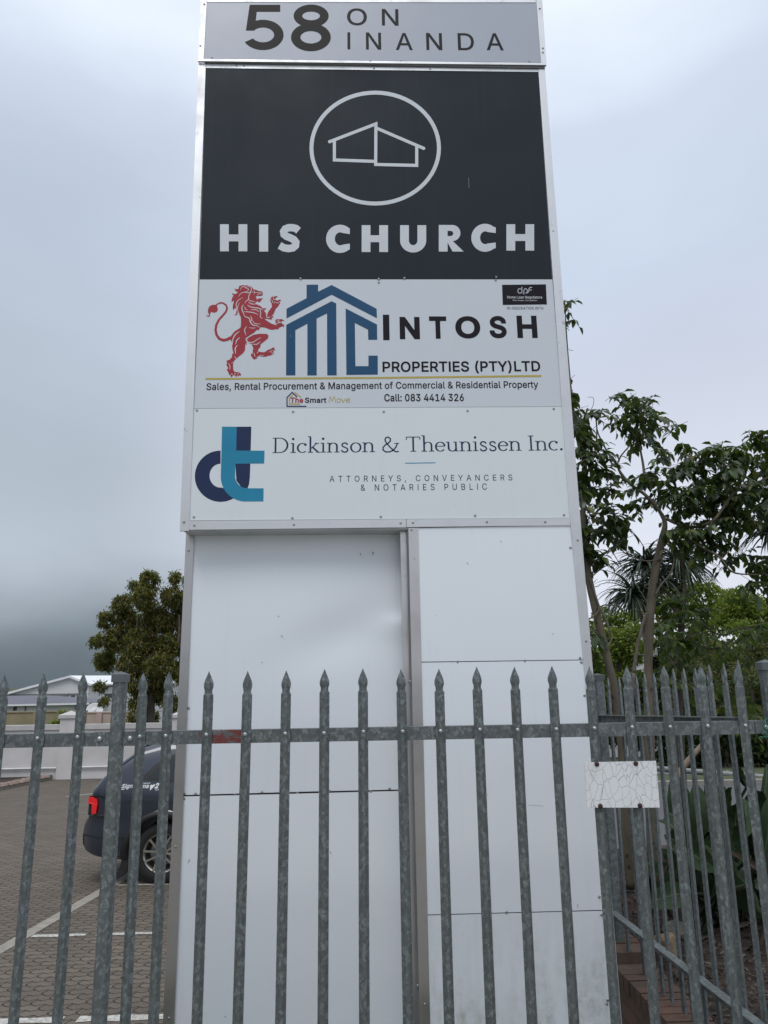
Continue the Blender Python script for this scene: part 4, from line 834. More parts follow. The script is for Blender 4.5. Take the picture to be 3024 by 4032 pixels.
b = MB(); b.poly([[(1324, 74), (1503, 72), (1507, 154), (1327, 156)]], f2); badge = b.build('badge', M['ink2'], P_prop)
b = MB(); h2 = map1(C2, dp + .0002)
for s in (arc(1395.5, 99, 7, 9.5, 40, 320, 20), [(1405, 82), (1405, 109)], [(1413, 113), (1413, 97), (1416, 91)] + arc(1420, 99, 7, 9, 90, -90, 14), [(1425, 108), (1433, 102), (1434, 90), (1438, 85), (1447, 84)], [(1430, 95), (1445, 95)]): b.ribbon(s, 2.6, h2)
put(b, 'Home Loan Negotiators', C2, 1345, 1488, 119, 133, dp + .0002, 4); put(b, 'Your dream. Our passion', C2, 1367, 1468, 134.5, 141.5, dp + .0002, 3, 1.0, 0, .3)
b.build('lettering', M['silver'], P_prop)
# attorneys panel
b = MB(); md = map1(CD, dp)
b.poly([arc(262, 520, 224, 223, 90, 345, 60) + [(495, 624), (390, 660), (330, 640)] + arc(262, 515, 96, 104, 275, 90, 40)], md)
b.poly([[(403, 89), (530, 88), (524, 297), (398, 297)]], md); b.poly([[(391, 411), (521, 409), (517, 530), (510, 590), (497, 624), (450, 624), (400, 560)]], map1(CD, dp + .0001))
b.build('emblem', M['navy'], P_law)
b = MB(); b.poly([[(275, 88), (403, 89), (398, 297), (645, 297), (642, 409), (392, 411), (388, 520)] + arc(494, 519, 106, 106, 184, 268, 14) + [(637, 625), (635, 739)] + arc(480, 525, 216, 215, 272, 180, 30) + [(270, 300)]], map1(CD, dp + .0003))
b.build('emblem', M['teal'], P_law)
b = MB(); b.ribbon([(928, 802.5), (1052, 800.5)], 3.6, f2); b.build('rule', M['teal'], P_law)
word(P_law, 'navy', ('ATTORNEYS, CONVEYANCERS', C2, 620, 1366, 851, 881, dp, 1, 1.62, .003))
word(P_law, 'navy', ('& NOTARIES PUBLIC', C2, 747, 1262, 887, 913, dp, 1, 1.62, .003))
# serif line: letters drawn as pen strokes (contrast pen + bracketless serifs)
SER = {}
def ln(*p): return ('l', p, None)
def st(x, y0, y1): return ('l', ((x, y0), (x, y1)), .074)
def sf(x0, x1, y): return ('l', ((x0, y), (x1, y)), .034)
def ar(cx, cy, rx, ry, a0, a1): return ('p', [(cx + rx * math.cos(R(a0 + (a1 - a0) * i / 20)), cy + ry * math.sin(R(a0 + (a1 - a0) * i / 20))) for i in range(21)], None)
dot = lambda x, y: ('d', (x, y), .055)
SER['D'] = (.74, [st(.13, 0, .68), sf(.01, .3, .665), sf(.01, .3, .017), ar(.3, .34, .33, .325, 90, -90)])
SER['i'] = (.27, [st(.13, 0, .43), sf(.02, .245, .017), sf(.02, .13, .42), dot(.125, .62)])
SER['c'] = (.46, [ar(.25, .215, .2, .205, 52, 312), dot(.37, .36)])
SER['k'] = (.53, [st(.12, 0, .73), sf(.01, .235, .017), sf(.01, .12, .72), ('l', ((.15, .19), (.38, .41)), .04), ('l', ((.21, .25), (.44, .02)), .07), sf(.3, .48, .42), sf(.38, .54, .017)])
SER['n'] = (.57, [st(.12, 0, .43), sf(.01, .235, .017), sf(.01, .12, .42), ar(.28, .29, .155, .135, 165, 0), st(.435, 0, .29), sf(.325, .55, .017)])
SER['s'] = (.40, [('p', [(.31, .33), (.28, .40), (.2, .425), (.11, .40), (.075, .33), (.12, .26), (.21, .22), (.30, .17), (.325, .10), (.28, .03), (.19, .005), (.10, .03), (.06, .11)], .058)])
SER['o'] = (.52, [ar(.26, .215, .205, .21, 0, 360)])
SER['&'] = (.78, [('p', [(.68, .38), (.62, .22), (.50, .07), (.34, .0), (.18, .0), (.07, .09), (.07, .2), (.16, .31), (.30, .40), (.385, .49), (.385, .60), (.30, .67), (.20, .65), (.155, .55), (.20, .43), (.36, .22), (.54, .04), (.64, .0), (.73, .02)], .058), sf(.55, .76, .385)])
SER['T'] = (.66, [st(.32, 0, .66), sf(.2, .44, .017), ('l', ((.03, .662), (.61, .662)), .036), ('l', ((.035, .67), (.035, .53)), .036), ('l', ((.605, .67), (.605, .53)), .036)])
SER['h'] = (.57, [st(.12, 0, .73), sf(.01, .235, .017), sf(.01, .12, .72), ar(.28, .29, .155, .135, 165, 0), st(.435, 0, .29), sf(.325, .55, .017)])
SER['e'] = (.47, [ar(.24, .215, .19, .205, 8, 322), ('l', ((.06, .235), (.425, .235)), .034)])
SER['u'] = (.57, [st(.12, .13, .43), sf(.01, .12, .42), ar(.28, .145, .155, .135, 180, 345), st(.435, 0, .43), sf(.325, .435, .42), sf(.435, .55, .017)])
SER['I'] = (.31, [st(.15, 0, .68), sf(.03, .275, .665), sf(.03, .275, .017)])
SER['.'] = (.22, [dot(.1, .045)]); SER[' '] = (.25, [])
def serif(parent, text, c, x0, x1, y0, y1, tilt, d, mat):
    adv = 0; tot = sum(SER[ch][0] for ch in text) - .11; b = MB()
    X0 = FP(*px(c, x0, y1), d).x; X1 = FP(*px(c, x1, y1), d).x; um = (x0 + x1) / 2
    Z1 = FP(*px(c, um, y0), d).z; Z0 = FP(*px(c, um, y1), d).z; kx = (X1 - X0) / tot; kz = (Z1 - Z0) / .70; lv = 0
    for ch in text:
        w, strokes = SER[ch]
        for kind, p, ww in strokes:
            lv += 1; dz = (lv % 9) * .00004
            fn = lambda x, y, a=adv, q=dz: Vector((X0 + (a + x) * kx, YS - d - q, Z0 + y * kz + tilt * (((a + x) * kx) - (X1 - X0) / 2)))
            if kind == 'd': b.poly([arc(p[0], -p[1], ww, ww, 0, 340, 14)], lambda x, y, f=fn: f(x, -y))
            else: b.ribbon(p, ww if ww else (lambda t, tg:   .032 + .046 * abs(tg.y) ** 1.4), fn)
        adv += w
    b.build('lettering', M[mat], parent)
serif(P_law, 'Dickinson & Theunissen Inc.', C2, 386, 1568, 692, 755, .006, dp, 'navy')

# scuffs, ticks and chipped edges seen on the sheets
M['scuff'] = m_simple('grey scuff', (.20, .20, .20), .8, 0, .3, 60)
b = MB()
for (u, v, du, dv, w, d) in ((741, 3398, 5, -16, 3, DR), (1300, 3352, 3, 10, 2.5, DR), (884, 4000, 4, 6, 3, DR), (1838, 2215, 5, 8, 2.5, .0005), (1970, 2130, 4, 5, 3, .0005), (2176, 2494, 3, 5, 3, .0005), (2080, 3170, 60, 4, 1.2, .0005), (2275, 3560, -2, 14, 2, .0005), (1095, 2425, 3, 5, 3, DR), (1108, 2502, 3, 6, 3, DR), (1030, 2607, 3, 4, 3, DR), (1467, 2172, 2, 10, 4, DR), (1418, 2178, 2, 8, 3, DR)):
    b.ribbon([(u, v), (u + du * .5 + 1, v + dv * .5), (u + du, v + dv)], w, lambda x, y, d=d: FP(x, y, d + .0145))
b.build('scuff', M['scuff'], SIGN)
b = MB()
for (p, q) in (((1845, 700), (1847, 740)), ((1142, 1318), (1147, 1326))): b.ribbon([p, q], 2, lambda x, y: FP(x, y, .0012))
b.build('scuff', M['scuff'], SIGN)
# rampant lion, cut vinyl
ml = map1(CL, dp); b = MB()
body = [(745, 748), (760, 720), (800, 690), (742, 745), (700, 640), (655, 690), (690, 685), (660, 706), (608, 708), (645, 690), (655, 660), (655, 560), (625, 575), (596, 608), (585, 560), (590, 500), (615, 420), (585, 430), (561, 456), (562, 410), (580, 350), (610, 318), (585, 310), (568, 268), (600, 285), (640, 290), (680, 262), (690, 250), (645, 235), (613, 178), (650, 195), (690, 190), (715, 160), (695, 152), (730, 125), (790, 113), (860, 124), (853, 112), (900, 128), (950, 138), (985, 180), (990, 195), (1050, 208), (1090, 228), (1170, 240), (1182, 280), (1170, 325), (1110, 328), (1060, 325), (1040, 350), (1060, 380), (1062, 412), (1075, 385), (1125, 375), (1160, 378), (1192, 366), (1170, 390), (1145, 408), (1150, 425), (1120, 445), (1102, 458), (1075, 430), (1050, 445), (1030, 470), (1045, 490), (1100, 510), (1150, 540), (1170, 570), (1215, 575), (1252, 562), (1225, 605), (1200, 610), (1235, 660), (1255, 720), (1265, 700), (1262, 760), (1300, 770), (1320, 745), (1390, 715), (1375, 740), (1402, 745), (1350, 765), (1365, 795), (1290, 790), (1240, 775), (1215, 782), (1270, 825), (1360, 880), (1430, 900), (1440, 850), (1425, 815), (1450, 785), (1490, 790), (1545, 785), (1590, 800), (1608, 825), (1570, 815), (1545, 845), (1565, 880), (1600, 895), (1605, 945), (1570, 925), (1530, 945), (1490, 965), (1495, 988), (1430, 985), (1370, 1000), (1300, 985), (1230, 955), (1130, 945), (1110, 985), (1095, 1015), (1075, 990), (1000, 1060), (920, 1110), (870, 1145), (850, 1190), (860, 1260), (852, 1315), (835, 1260), (828, 1400), (790, 1460), (700, 1530), (640, 1580), (600, 1630), (590, 1700), (597, 1790), (620, 1830), (700, 1840), (735, 1855), (750, 1890), (735, 1910), (715, 1890), (705, 1925), (680, 1890), (650, 1935), (630, 1895), (585, 1900), (565, 1945), (540, 1905), (505, 1870), (495, 1830), (466, 1795), (495, 1760), (480, 1720), (458, 1700), (475, 1650), (460, 1610), (520, 1590), (565, 1545), (580, 1460), (605, 1480), (578, 1380), (572, 1300), (580, 1220), (555, 1225), (535, 1150), (555, 1110), (620, 1030), (700, 980), (740, 950), (750, 860)]
b.poly([body], ml)
b.poly([[(865, 1190), (900, 1150), (1000, 1095), (1120, 1075), (1260, 1080), (1293, 1110), (1285, 1160), (1250, 1195), (1140, 1280), (1130, 1340), (1085, 1390), (1090, 1425), (1150, 1440), (1215, 1442), (1290, 1390), (1340, 1375), (1370, 1350), (1425, 1355), (1400, 1370), (1435, 1415), (1395, 1400), (1390, 1440), (1398, 1485), (1360, 1480), (1345, 1505), (1290, 1510), (1240, 1530), (1190, 1530), (1100, 1515), (1050, 1545), (1085, 1565), (1040, 1565), (1020, 1592), (980, 1560), (940, 1495), (960, 1465), (980, 1470), (985, 1375), (1005, 1400), (975, 1320), (960, 1285), (900, 1245)]], map1(CL, dp + .0001))
b.poly([[(1270, 745), (1275, 670), (1310, 610), (1360, 545), (1355, 480), (1332, 430), (1335, 380), (1375, 318), (1370, 355), (1395, 345), (1440, 325), (1475, 345), (1435, 365), (1425, 400), (1465, 420), (1510, 400), (1548, 412), (1515, 435), (1525, 470), (1500, 500), (1480, 540), (1440, 575), (1420, 620), (1390, 690), (1340, 730)]], map1(CL, dp + .0001))
tail = [(545, 1150), (480, 1190), (400, 1205), (320, 1175), (265, 1100), (245, 1000), (260, 900), (310, 800), (390, 710), (450, 640), (475, 570), (455, 510), (400, 470), (340, 462), (285, 485), (245, 520)]
b.ribbon(tail, lambda t, tg: 58 - 36 * t, map1(CL, dp + .0002))
b.poly([[(270, 510), (230, 500), (160, 510), (115, 545), (95, 600), (95, 650), (115, 690), (105, 725), (80, 715), (62, 685), (70, 725), (95, 742), (130, 730), (135, 680), (160, 640), (220, 660), (275, 635), (290, 590), (275, 530)]], map1(CL, dp + .0003))
lion = b.build('emblem', M['red'], P_prop)
b = MB(); k = 0
for s, w in [([(740, 215), (750, 170), (780, 145), (815, 150), (850, 170), (890, 185), (890, 220), (850, 245), (820, 235)], 13), ([(835, 150), (900, 140), (945, 165), (950, 220), (910, 265), (800, 255), (735, 290), (705, 340)], 14), ([(955, 190), (940, 260), (900, 330), (900, 390), (840, 440), (830, 480)], 14), ([(960, 250), (1020, 262), (1100, 260), (1175, 262)], 9), ([(1070, 310), (1110, 285), (1165, 292)], 11), ([(985, 225), (1015, 240), (1005, 300)], 9),
             ([(890, 395), (950, 430), (1030, 440)], 12), ([(780, 360), (690, 420), (650, 500), (665, 560), (655, 640)], 15), ([(720, 460), (685, 540), (690, 640), (720, 700)], 13), ([(800, 500), (765, 560), (790, 650), (815, 690)], 17), ([(890, 445), (960, 485), (1045, 490)], 14), ([(875, 505), (950, 550), (1100, 570), (1190, 610)], 17), ([(815, 540), (840, 590), (880, 605)], 13), ([(940, 600), (1050, 605), (1110, 650)], 14), ([(805, 640), (900, 645), (1000, 660), (1090, 700)], 17),
             ([(1110, 570), (1140, 650), (1130, 740), (1180, 775)], 15), ([(800, 690), (830, 735), (910, 770), (930, 830), (980, 900), (1060, 915), (1110, 950)], 20), ([(935, 725), (965, 780), (940, 830)], 15), ([(970, 800), (1020, 870), (1145, 885)], 12), ([(860, 930), (820, 1000), (850, 1110)], 16), ([(905, 955), (980, 965), (1040, 960)], 12), ([(720, 1030), (640, 1090), (590, 1180), (575, 1300)], 20), ([(730, 1150), (670, 1200), (640, 1290)], 18), ([(680, 1300), (635, 1370), (645, 1475)], 20), ([(875, 1140), (845, 1180), (880, 1235), (980, 1245), (1100, 1170), (1150, 1160)], 15), ([(960, 1280), (1060, 1285), (1130, 1230)], 14),
             ([(620, 1520), (650, 1565), (680, 1560)], 13), ([(500, 1660), (530, 1720), (525, 1790)], 14), ([(560, 1660), (610, 1640)], 11), ([(540, 1895), (565, 1870), (590, 1890)], 10), ([(610, 1880), (630, 1862), (650, 1885)], 9), ([(670, 1880), (690, 1860), (708, 1880)], 9), ([(1000, 1450), (1030, 1535)], 13), ([(1090, 1430), (1065, 1465)], 13), ([(1100, 1510), (1200, 1500)], 10), ([(1300, 1440), (1345, 1435), (1390, 1480)], 11), ([(1330, 1400), (1390, 1410)], 9), ([(1355, 400), (1385, 470)], 12), ([(1400, 360), (1395, 400), (1440, 400)], 11), ([(1450, 450), (1480, 470), (1515, 430)], 11), ([(1410, 480), (1420, 445), (1450, 470)], 9), ([(1430, 920), (1470, 870), (1545, 850)], 13), ([(1470, 800), (1465, 840)], 10), ([(1510, 800), (1490, 840), (1545, 845)], 11), ([(1255, 650), (1250, 760)], 12)]:
    k += 1; n = len(s); sm = []
    for i in range(n - 1):                   # Catmull-Rom through the traced points
        p0, p1, p2, p3 = s[max(i - 1, 0)], s[i], s[i + 1], s[min(i + 2, n - 1)]
        for j in range(5):
            t = j / 5; sm.append(tuple(.5 * (2 * p1[q] + (p2[q] - p0[q]) * t + (2 * p0[q] - 5 * p1[q] + 4 * p2[q] - p3[q]) * t * t + (3 * p1[q] - p0[q] - 3 * p2[q] + p3[q]) * t ** 3) for q in (0, 1)))
    sm.append(s[-1])
    b.ribbon(sm, lambda t, tg, w=w: w * (.25 + .75 * math.sin(math.pi * min(1, max(0, t * .9 + .05)))), map1(CL, dp + .0004 + .00001 * k))
b.build('emblem_line', M['cream'], lion)

# ================================================================ PARKED CAR
def car():
    YC = 9.75; o = at(626, 3487, YC); gx = o.x; g = o.z
    root = thing('parked_car', (gx, YC + .9, g), 'dark blue grey car parked behind the sign, white lettering on its flank', 'car')
    def loc(c, x, y): p = at(*px(c, x, y), YC); return (p.x - gx, p.z - g)
    W = 1.84; LEN = 4.45
    # side silhouette, x forward of the rear axle
    top = [(-1.04, .62), (-1.025, .70), (-.985, .77), (-.95, .80), (-.938, .84), (-.935, .98), (-.93, 1.03), (-.89, 1.13), (-.79, 1.24), (-.66, 1.355), (-.50, 1.48), (-.34, 1.59), (-.1, 1.655), (.6, 1.69), (1.1, 1.68), (1.55, 1.61), (2.0, 1.38), (2.35, 1.17), (2.6, 1.12), (3.1, 1.04), (3.42, .92), (3.52, .75)]
    botm = [(-1.04, .50), (-1.02, .43), (-.95, .375), (-.8, .335), (-.5, .30), (0, .26), (1.5, .24), (3.0, .26), (3.4, .30), (3.52, .45)]
    def interp(t, x):
        if x <= t[0][0]: return t[0][1]
        for (a, b), (c, d) in zip(t, t[1:]):
            if x <= c: return b + (d - b) * (x - a) / (c - a)
        return t[-1][1]
    BELT = 1.06
    def inset(x, z):                           # how far the flank lies inside the widest point
        e = 0
        if z > BELT: e += .20 * ((z - BELT) / .6) ** 1.25
        if z < .5: e += .05 * ((.5 - z) / .25) ** 1.5
        if .62 < z < .80: e += .012 * math.sin((z - .62) / .18 * math.pi)
        if z > .8: e += .02 * (z - .8)
        if x < -.60: e += .26 * ((-.60 - x) / .44) ** 2.4
        if x > 2.6: e += .34 * ((x - 2.6) / .92) ** 2.4
        return e
    xs = sorted(set([t[0] for t in top] + [t[0] for t in botm] + list(np.linspace(-.93, 3.5, 60)) + [-1.035, -1.0, -.97, -.937, -.933, -.92, -.90]))
    b = MB(); rows = []; NZ = 15
    for x in xs:
        zb, zt = interp(botm, x), interp(top, x); ring = []
        zs = [zb + (zt - zb) * t for t in (0, .06, .14, .22, .3, .38, .46, .54, .62, .70, .78, .86, .92, .965, .99)]
        for z in zs:
            r = 0
            if z > zt - .07: r = .10 * (1 - math.sqrt(max(0, 1 - ((z - zt + .07) / .07) ** 2)))
            ring.append((inset(x, z) + r, z))
        L_ = [(gx + x, YC + i, g + z) for i, z in ring]; mid = [(gx + x, YC + W / 2, g + zt + .012)]; R_ = [(gx + x, YC + W - i, g + z) for i, z in reversed(ring)]
        rows.append(L_ + mid + R_ + [(gx + x, YC + W / 2, g + zb)])
    n = len(rows[0])
    for r_ in rows: b.v += r_
    for i in range(len(rows) - 1):
        for k in range(n): k2 = (k + 1) % n; b.f.append((i * n + k, (i + 1) * n + k, (i + 1) * n + k2, i * n + k2))
    b.f.append(tuple(range(n))); b.f.append(tuple(reversed(range((len(rows) - 1) * n, len(rows) * n))))
    t = NT('dark blue grey car paint'); t.base((.026, .035, .052)); t.p(Roughness=.28, Metallic=.25); t.set(t.b, 'Coat Weight', .8); t.set(t.b, 'Coat Roughness', .06); paint = t.m
    black = m_simple('black car plastic', (.012, .012, .013), .55); rub = m_simple('tyre rubber', (.016, .0155, .015), .85, 0, .2, 30)
    t = NT('tinted car glass'); t.base((.012, .014, .018)); t.p(Roughness=.05); t.set(t.b, 'Specular IOR Level', .7); glass = t.m
    body = fixn(b.build('body', paint, root, True))
    # wheel wells cut with real boolean cylinders
    for wx in (0, 2.68):
        for side in (0, 1):
            c = MB(); y0 = YC - .2 if side == 0 else YC + W + .2; s = 1 if side == 0 else -1
            c.lathe([(.0, 0), (.405, 0), (.405, .55), (.0, .55)], (gx + wx, y0, g + .36), (0, s, 0), 40); cut = fixn(c.build('cut', None))
            m = body.modifiers.new('w', 'BOOLEAN'); m.operation = 'DIFFERENCE'; m.object = cut; m.solver = 'EXACT'
            bpy.context.view_layer.update(); dg = bpy.context.evaluated_depsgraph_get()
            me = bpy.data.meshes.new_from_object(body.evaluated_get(dg)); body.modifiers.clear(); old = body.data; body.data = me; bpy.data.meshes.remove(old)
            bpy.data.objects.remove(cut)
    body.data.name = 'body'; body.data.materials.clear(); body.data.materials.append(paint)
    for p in body.data.polygons: p.use_smooth = True
    e = body.modifiers.new('edge', 'EDGE_SPLIT'); e.split_angle = R(38)
    def side(x, z, off=.004): return Vector((gx + x, YC + inset(x, z) - off, g + z))
    def panel(name, pts, mat, off=.004, parent=None):
        bb = MB(); tr = tessellate_polygon([[Vector((x, z, 0)) for x, z in pts]])
        bb.add([side(x, z, off) for x, z in pts], tr); return fixn(bb.build(name, mat, parent or root))
    CC = (.339, 280, 2850)
    def P(*pts): return [loc(CC, x, y) for x, y in pts]
    # side glass: dark surround with rounded rear corner, then the panes
    def dens(pts):
        out = []
        for a, c in zip(pts, pts[1:] + pts[:1]):
            for k in range(6): out.append((a[0] + (c[0] - a[0]) * k / 6, a[1] + (c[1] - a[1]) * k / 6))
        return out
    sur = [(-.16, 1.13), (-.19, 1.16), (-.17, 1.22), (-.05, 1.36), (.12, 1.48), (.30, 1.545), (.9, 1.585), (1.35, 1.575), (1.62, 1.48), (2.02, 1.20), (2.05, 1.12), (1.2, 1.10), (.3, 1.09)]
    zz_ = lambda L_: [(x - .09 * max(0, 1 - (x + .2) / 1.2), 1.165 + (z - 1.09) * .83) for x, z in L_]
    sur = zz_(sur)
    g0 = panel('window_surround', dens(sur), black, .003)
    panes = [[(-.10, 1.155), (-.12, 1.19), (.0, 1.34), (.16, 1.45), (.31, 1.515), (.34, 1.515), (.34, 1.125), (.2, 1.125)], [(.38, 1.125), (.38, 1.525), (.9, 1.555), (1.02, 1.555), (1.02, 1.13)], [(1.08, 1.13), (1.08, 1.555), (1.33, 1.545), (1.58, 1.45), (1.95, 1.19), (1.97, 1.14)]]
    for q in panes: panel('window', dens(zz_(q)), glass, .006)
    # rear screen edge seen over the quarter
    bb = MB(); q = []
    for x, z, yy in ((-.78, 1.235, .38), (-.34, 1.59, .46), (-.34, 1.59, W - .46), (-.78, 1.235, W - .38)): q.append(Vector((gx + x - .012, YC + yy, g + z + .012)))
    bb.v = q; bb.f = [(0, 1, 2, 3)]; bb.build('rear_window', glass, root)
    bb = MB(); bb.box(gx - .38, gx - .20, YC + .32, YC + W - .32, g + 1.625, g + 1.66); bb.build('spoiler', paint, root)
    # door shut line and handle
    bb = MB(); bb.tube([side(.62, 1.19, .002), side(.50, .98, .002), side(.42, .80, .002), side(.44, .66, .002)], .004, 5); bb.build('shut_line', black, root)
    bb = MB(); bb.tube([side(.66, .97, .015), side(.72, .975, .035), side(.84, .98, .035), side(.90, .98, .015)], .012, 6); bb.build('door_handle', paint, root, True)
    bb = MB(); bb.tube([side(-.72, 1.25, .0), side(-.50, 1.43, .0), side(-.30, 1.57, .0)], .004, 5); bb.build('shut_line', black, root)
    # dark lower bumper, arch cladding, sill, mud flap
    pts = [(-1.03, .56), (-1.012, .44), (-.94, .38), (-.80, .337), (-.50, .30), (-.425, .30), (-.43, .42), (-.45, .55)]
    panel('bumper', dens(pts), black, .012)
    bb = MB(); ro, ri = .485, .405; k = 30; vs = []
    for j in range(k + 1):
        a = R(-8 + 196 * j / k); w_ = ro + .0
        for rr, off in ((ri, .002), (ri, .026), (ro, .020), (ro + .004, .0)): z = .36 + rr * math.sin(a); vs.append(side(rr * math.cos(a), max(z, .25), off))
    for j in range(k):
        for q in range(3): a = j * 4 + q; bb.f.append((a, a + 1, a + 5, a + 4))
    bb.v = [tuple(v) for v in vs]; fixn(bb.build('arch_cladding', black, root, True))
    bb = MB(); chrome = m_simple('chrome', (.55, .55, .56), .15, 1.0)
    bb.tube([side(.492 * math.cos(R(a)), .36 + .492 * math.sin(R(a)), .014) for a in range(50, 108, 6)], .0045, 5); bb.build('arch_trim', chrome, root, True)
    panel('sill', dens([(.42, .30), (.42, .42), (2.28, .42), (2.28, .30)]), black, .012)
    bb = MB(); bb.hexa([(gx - .50, YC + .02, g + .17), (gx - .40, YC + .02, g + .15), (gx - .37, YC + .02, g + .42), (gx - .43, YC + .02, g + .44)], [(gx - .50, YC + .24, g + .17), (gx - .40, YC + .24, g + .15), (gx - .37, YC + .24, g + .42), (gx - .43, YC + .24, g + .44)]); bb.build('mud_flap', rub, root)
    # tail lamp wrapping the corner
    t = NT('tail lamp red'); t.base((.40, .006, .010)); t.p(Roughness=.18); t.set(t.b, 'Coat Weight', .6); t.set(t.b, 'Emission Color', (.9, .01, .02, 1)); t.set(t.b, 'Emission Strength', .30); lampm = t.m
    hs = [(-.932, 1.02), (-.80, 1.035), (-.64, 1.01), (-.56, .95), (-.60, .86), (-.72, .80), (-.90, .79), (-.936, .80)]
    def wrap(x, z, off): return side(x, z, off) + Vector((-off * 1.2 if x < -.6 else 0, 0, 0))
    bb = MB(); d = dens(hs); bb.add([wrap(x, z, .010) for x, z in d], tessellate_polygon([[Vector((x, z, 0)) for x, z in d]])); ho = fixn(bb.build('tail_light', black, root))
    hs = [(-.931, 1.012), (-.86, 1.017), (-.80, .995), (-.785, .95), (-.80, .83), (-.86, .815), (-.872, .935), (-.934, .935)]
    bb = MB(); d = dens(hs); bb.add([wrap(x, z, .016) for x, z in d], tessellate_polygon([[Vector((x, z, 0)) for x, z in d]])); fixn(bb.build('lens', lampm, ho))
    # full-width rear parts
    bb = MB(); bb.box(gx - 1.055, gx - 1.02, YC + .42, YC + W - .42, g + .34, g + .60); bb.build('bumper', black, root)
    bb = MB(); bb.box(gx - .945, gx - .93, YC + .70, YC + 1.14, g + .72, g + .84); bb.build('number_plate', m_simple('plate', (.6, .6, .58), .5), root)
    # tow bar
    bb = MB(); c = Vector((gx - 1.08, YC + W / 2, g + .40)); bb.tube([c + Vector((.2, 0, -.04)), c + Vector((0, 0, -.04)), c + Vector((-.06, 0, -.01)), c + Vector((-.07, 0, .03))], .02, 8); bb.lathe([(.0002, .026), (.018, .018), (.026, 0), (.018, -.018), (.012, -.03)], c + Vector((-.07, 0, .06)), (0, 0, 1), 12); bb.build('tow_bar', chrome, root, True)
    bb = MB(); bb.tube([(gx + .55, YC + .55, g + 1.69), (gx + .30, YC + .55, g + 1.82), (gx + .08, YC + .55, g + 1.96)], [.008, .005, .003], 6); bb.build('aerial', black, root)
    bb = MB(); bb.tube([(gx + x, YC + .28, g + z) for x, z in ((-.05, 1.655), (.05, 1.70), (.7, 1.73), (1.25, 1.715), (1.35, 1.67))], .014, 6); bb.build('roof_rail', chrome, root)
    for yy in (.20, W - .2 - .35):
        bb = MB(); bb.box(gx + 3.46, gx + 3.53, YC + yy, YC + yy + .35, g + .78, g + .86); bb.build('headlight', m_simple('lamp glass', (.5, .5, .52), .1), root)
    # wheels
    alloy = m_simple('bright alloy', (.52, .50, .46), .3, .9); dkal = m_simple('dark alloy', (.05, .048, .046), .4, .6); disc = m_simple('brake disc', (.25, .25, .25), .4, .9)
    RAD = .352
    def wheel(wx, near):
        s = 1 if near else -1; y = YC + .035 if near else YC + W - .035; c = Vector((gx + wx, y, g + RAD)); ax = (0, s, 0)
        tb = MB(); tb.lathe([(.225, .012), (.24, .0), (.28, -.006), (.32, .0), (.345, .022), (RAD, .055), (RAD, .17), (.34, .20), (.28, .215), (.22, .2)], c, ax, 56); wob = fixn(tb.build('wheel', rub, root, True))
        rb = MB(); rb.lathe([(.226, .0), (.233, .008), (.224, .016), (.205, .03), (.20, .16)], c, ax, 56); fixn(rb.build('rim', alloy, wob, True))
        db = MB(); db.lathe([(.0, .085), (.15, .085), (.15, .10)], c, ax, 32); fixn(db.build('brake_disc', disc, wob))
        kb = MB(); kb.lathe([(.0, .13), (.21, .13)], c, ax, 32); fixn(kb.build('wheel_back', black, wob))
        sb = MB()
        for k in range(5):
            for dd in (-1, 1):
                a = R(90 + 72 * k + 27); ux, uz = math.cos(a), math.sin(a); tx, tz = -uz, ux
                def q(r, o, dp): return (c.x + ux * r + tx * o, y + s * dp, c.z + uz * r + tz * o)
                i0, i1, o0, o1 = dd * .012, dd * .036, dd * .050, dd * .072
                f_ = [q(.045, i0, .016), q(.045, i1, .016), q(.212, o1, .006), q(.212, o0, .006)]; bk = [q(.045, i0, .05), q(.045, i1, .05), q(.212, o1, .035), q(.212, o0, .035)]
                sb.hexa(f_, bk)
        sb.lathe([(.0, .012), (.05, .014), (.062, .022), (.062, .06)], c, ax, 24)
        fixn(sb.build('spokes', alloy, wob))
        nb = MB()
        for k in range(5): a = R(90 + 72 * k + 27); nb.lathe([(.0, -.006), (.010, -.004), (.011, .01)], c + Vector((math.cos(a) * .045, s * .012, math.sin(a) * .045)), ax, 8)
        fixn(nb.build('wheel_nuts', chrome, wob))
    for wx in (0, 2.68):
        for nr in (True, False): wheel(wx, nr)
    # white vinyl lettering on the flank
    wv = m_simple('white vinyl on car', (.72, .73, .75), .4)
    def ctext(txt, x0, x1, y0, y1, wt=6, shear=.25):
        vs, fs = glyph(txt, wt, 1.0, shear); bb = MB(); a = loc(CC, x0, (y0 + y1) / 2); c = loc(CC, x1, (y0 + y1) / 2); zt = loc(CC, (x0 + x1) / 2, y0)[1]; zb = loc(CC, (x0 + x1) / 2, y1)[1]
        bb.add([side(a[0] + (c[0] - a[0]) * p, zb + (zt - zb) * q, .005 + lv * .0005) for p, q, lv in vs], fs); bb.build('lettering', wv, root)
    ctext('Sign', 582, 712, 700, 762, 12); ctext('a', 716, 744, 715, 752, 12); ctext('r', 748, 770, 715, 752, 12); ctext('ama', 774, 900, 712, 750, 12)
    ctext('always', 765, 912, 684, 704, 6, 0); ctext('25', 965, 1075, 690, 752, 18); ctext('YEARS', 968, 1058, 757, 776, 6, 0)
    bb = MB(); bb.ribbon([loc(CC, 578, 762), loc(CC, 618, 760)], .008, lambda x, z: side(x, z, .005)); bb.build('lettering', wv, root)
    hp = P((915, 775), (912, 735), (918, 715), (930, 708), (942, 718), (955, 704), (970, 708), (968, 722)); panel('emblem', hp, wv, .005)
car()

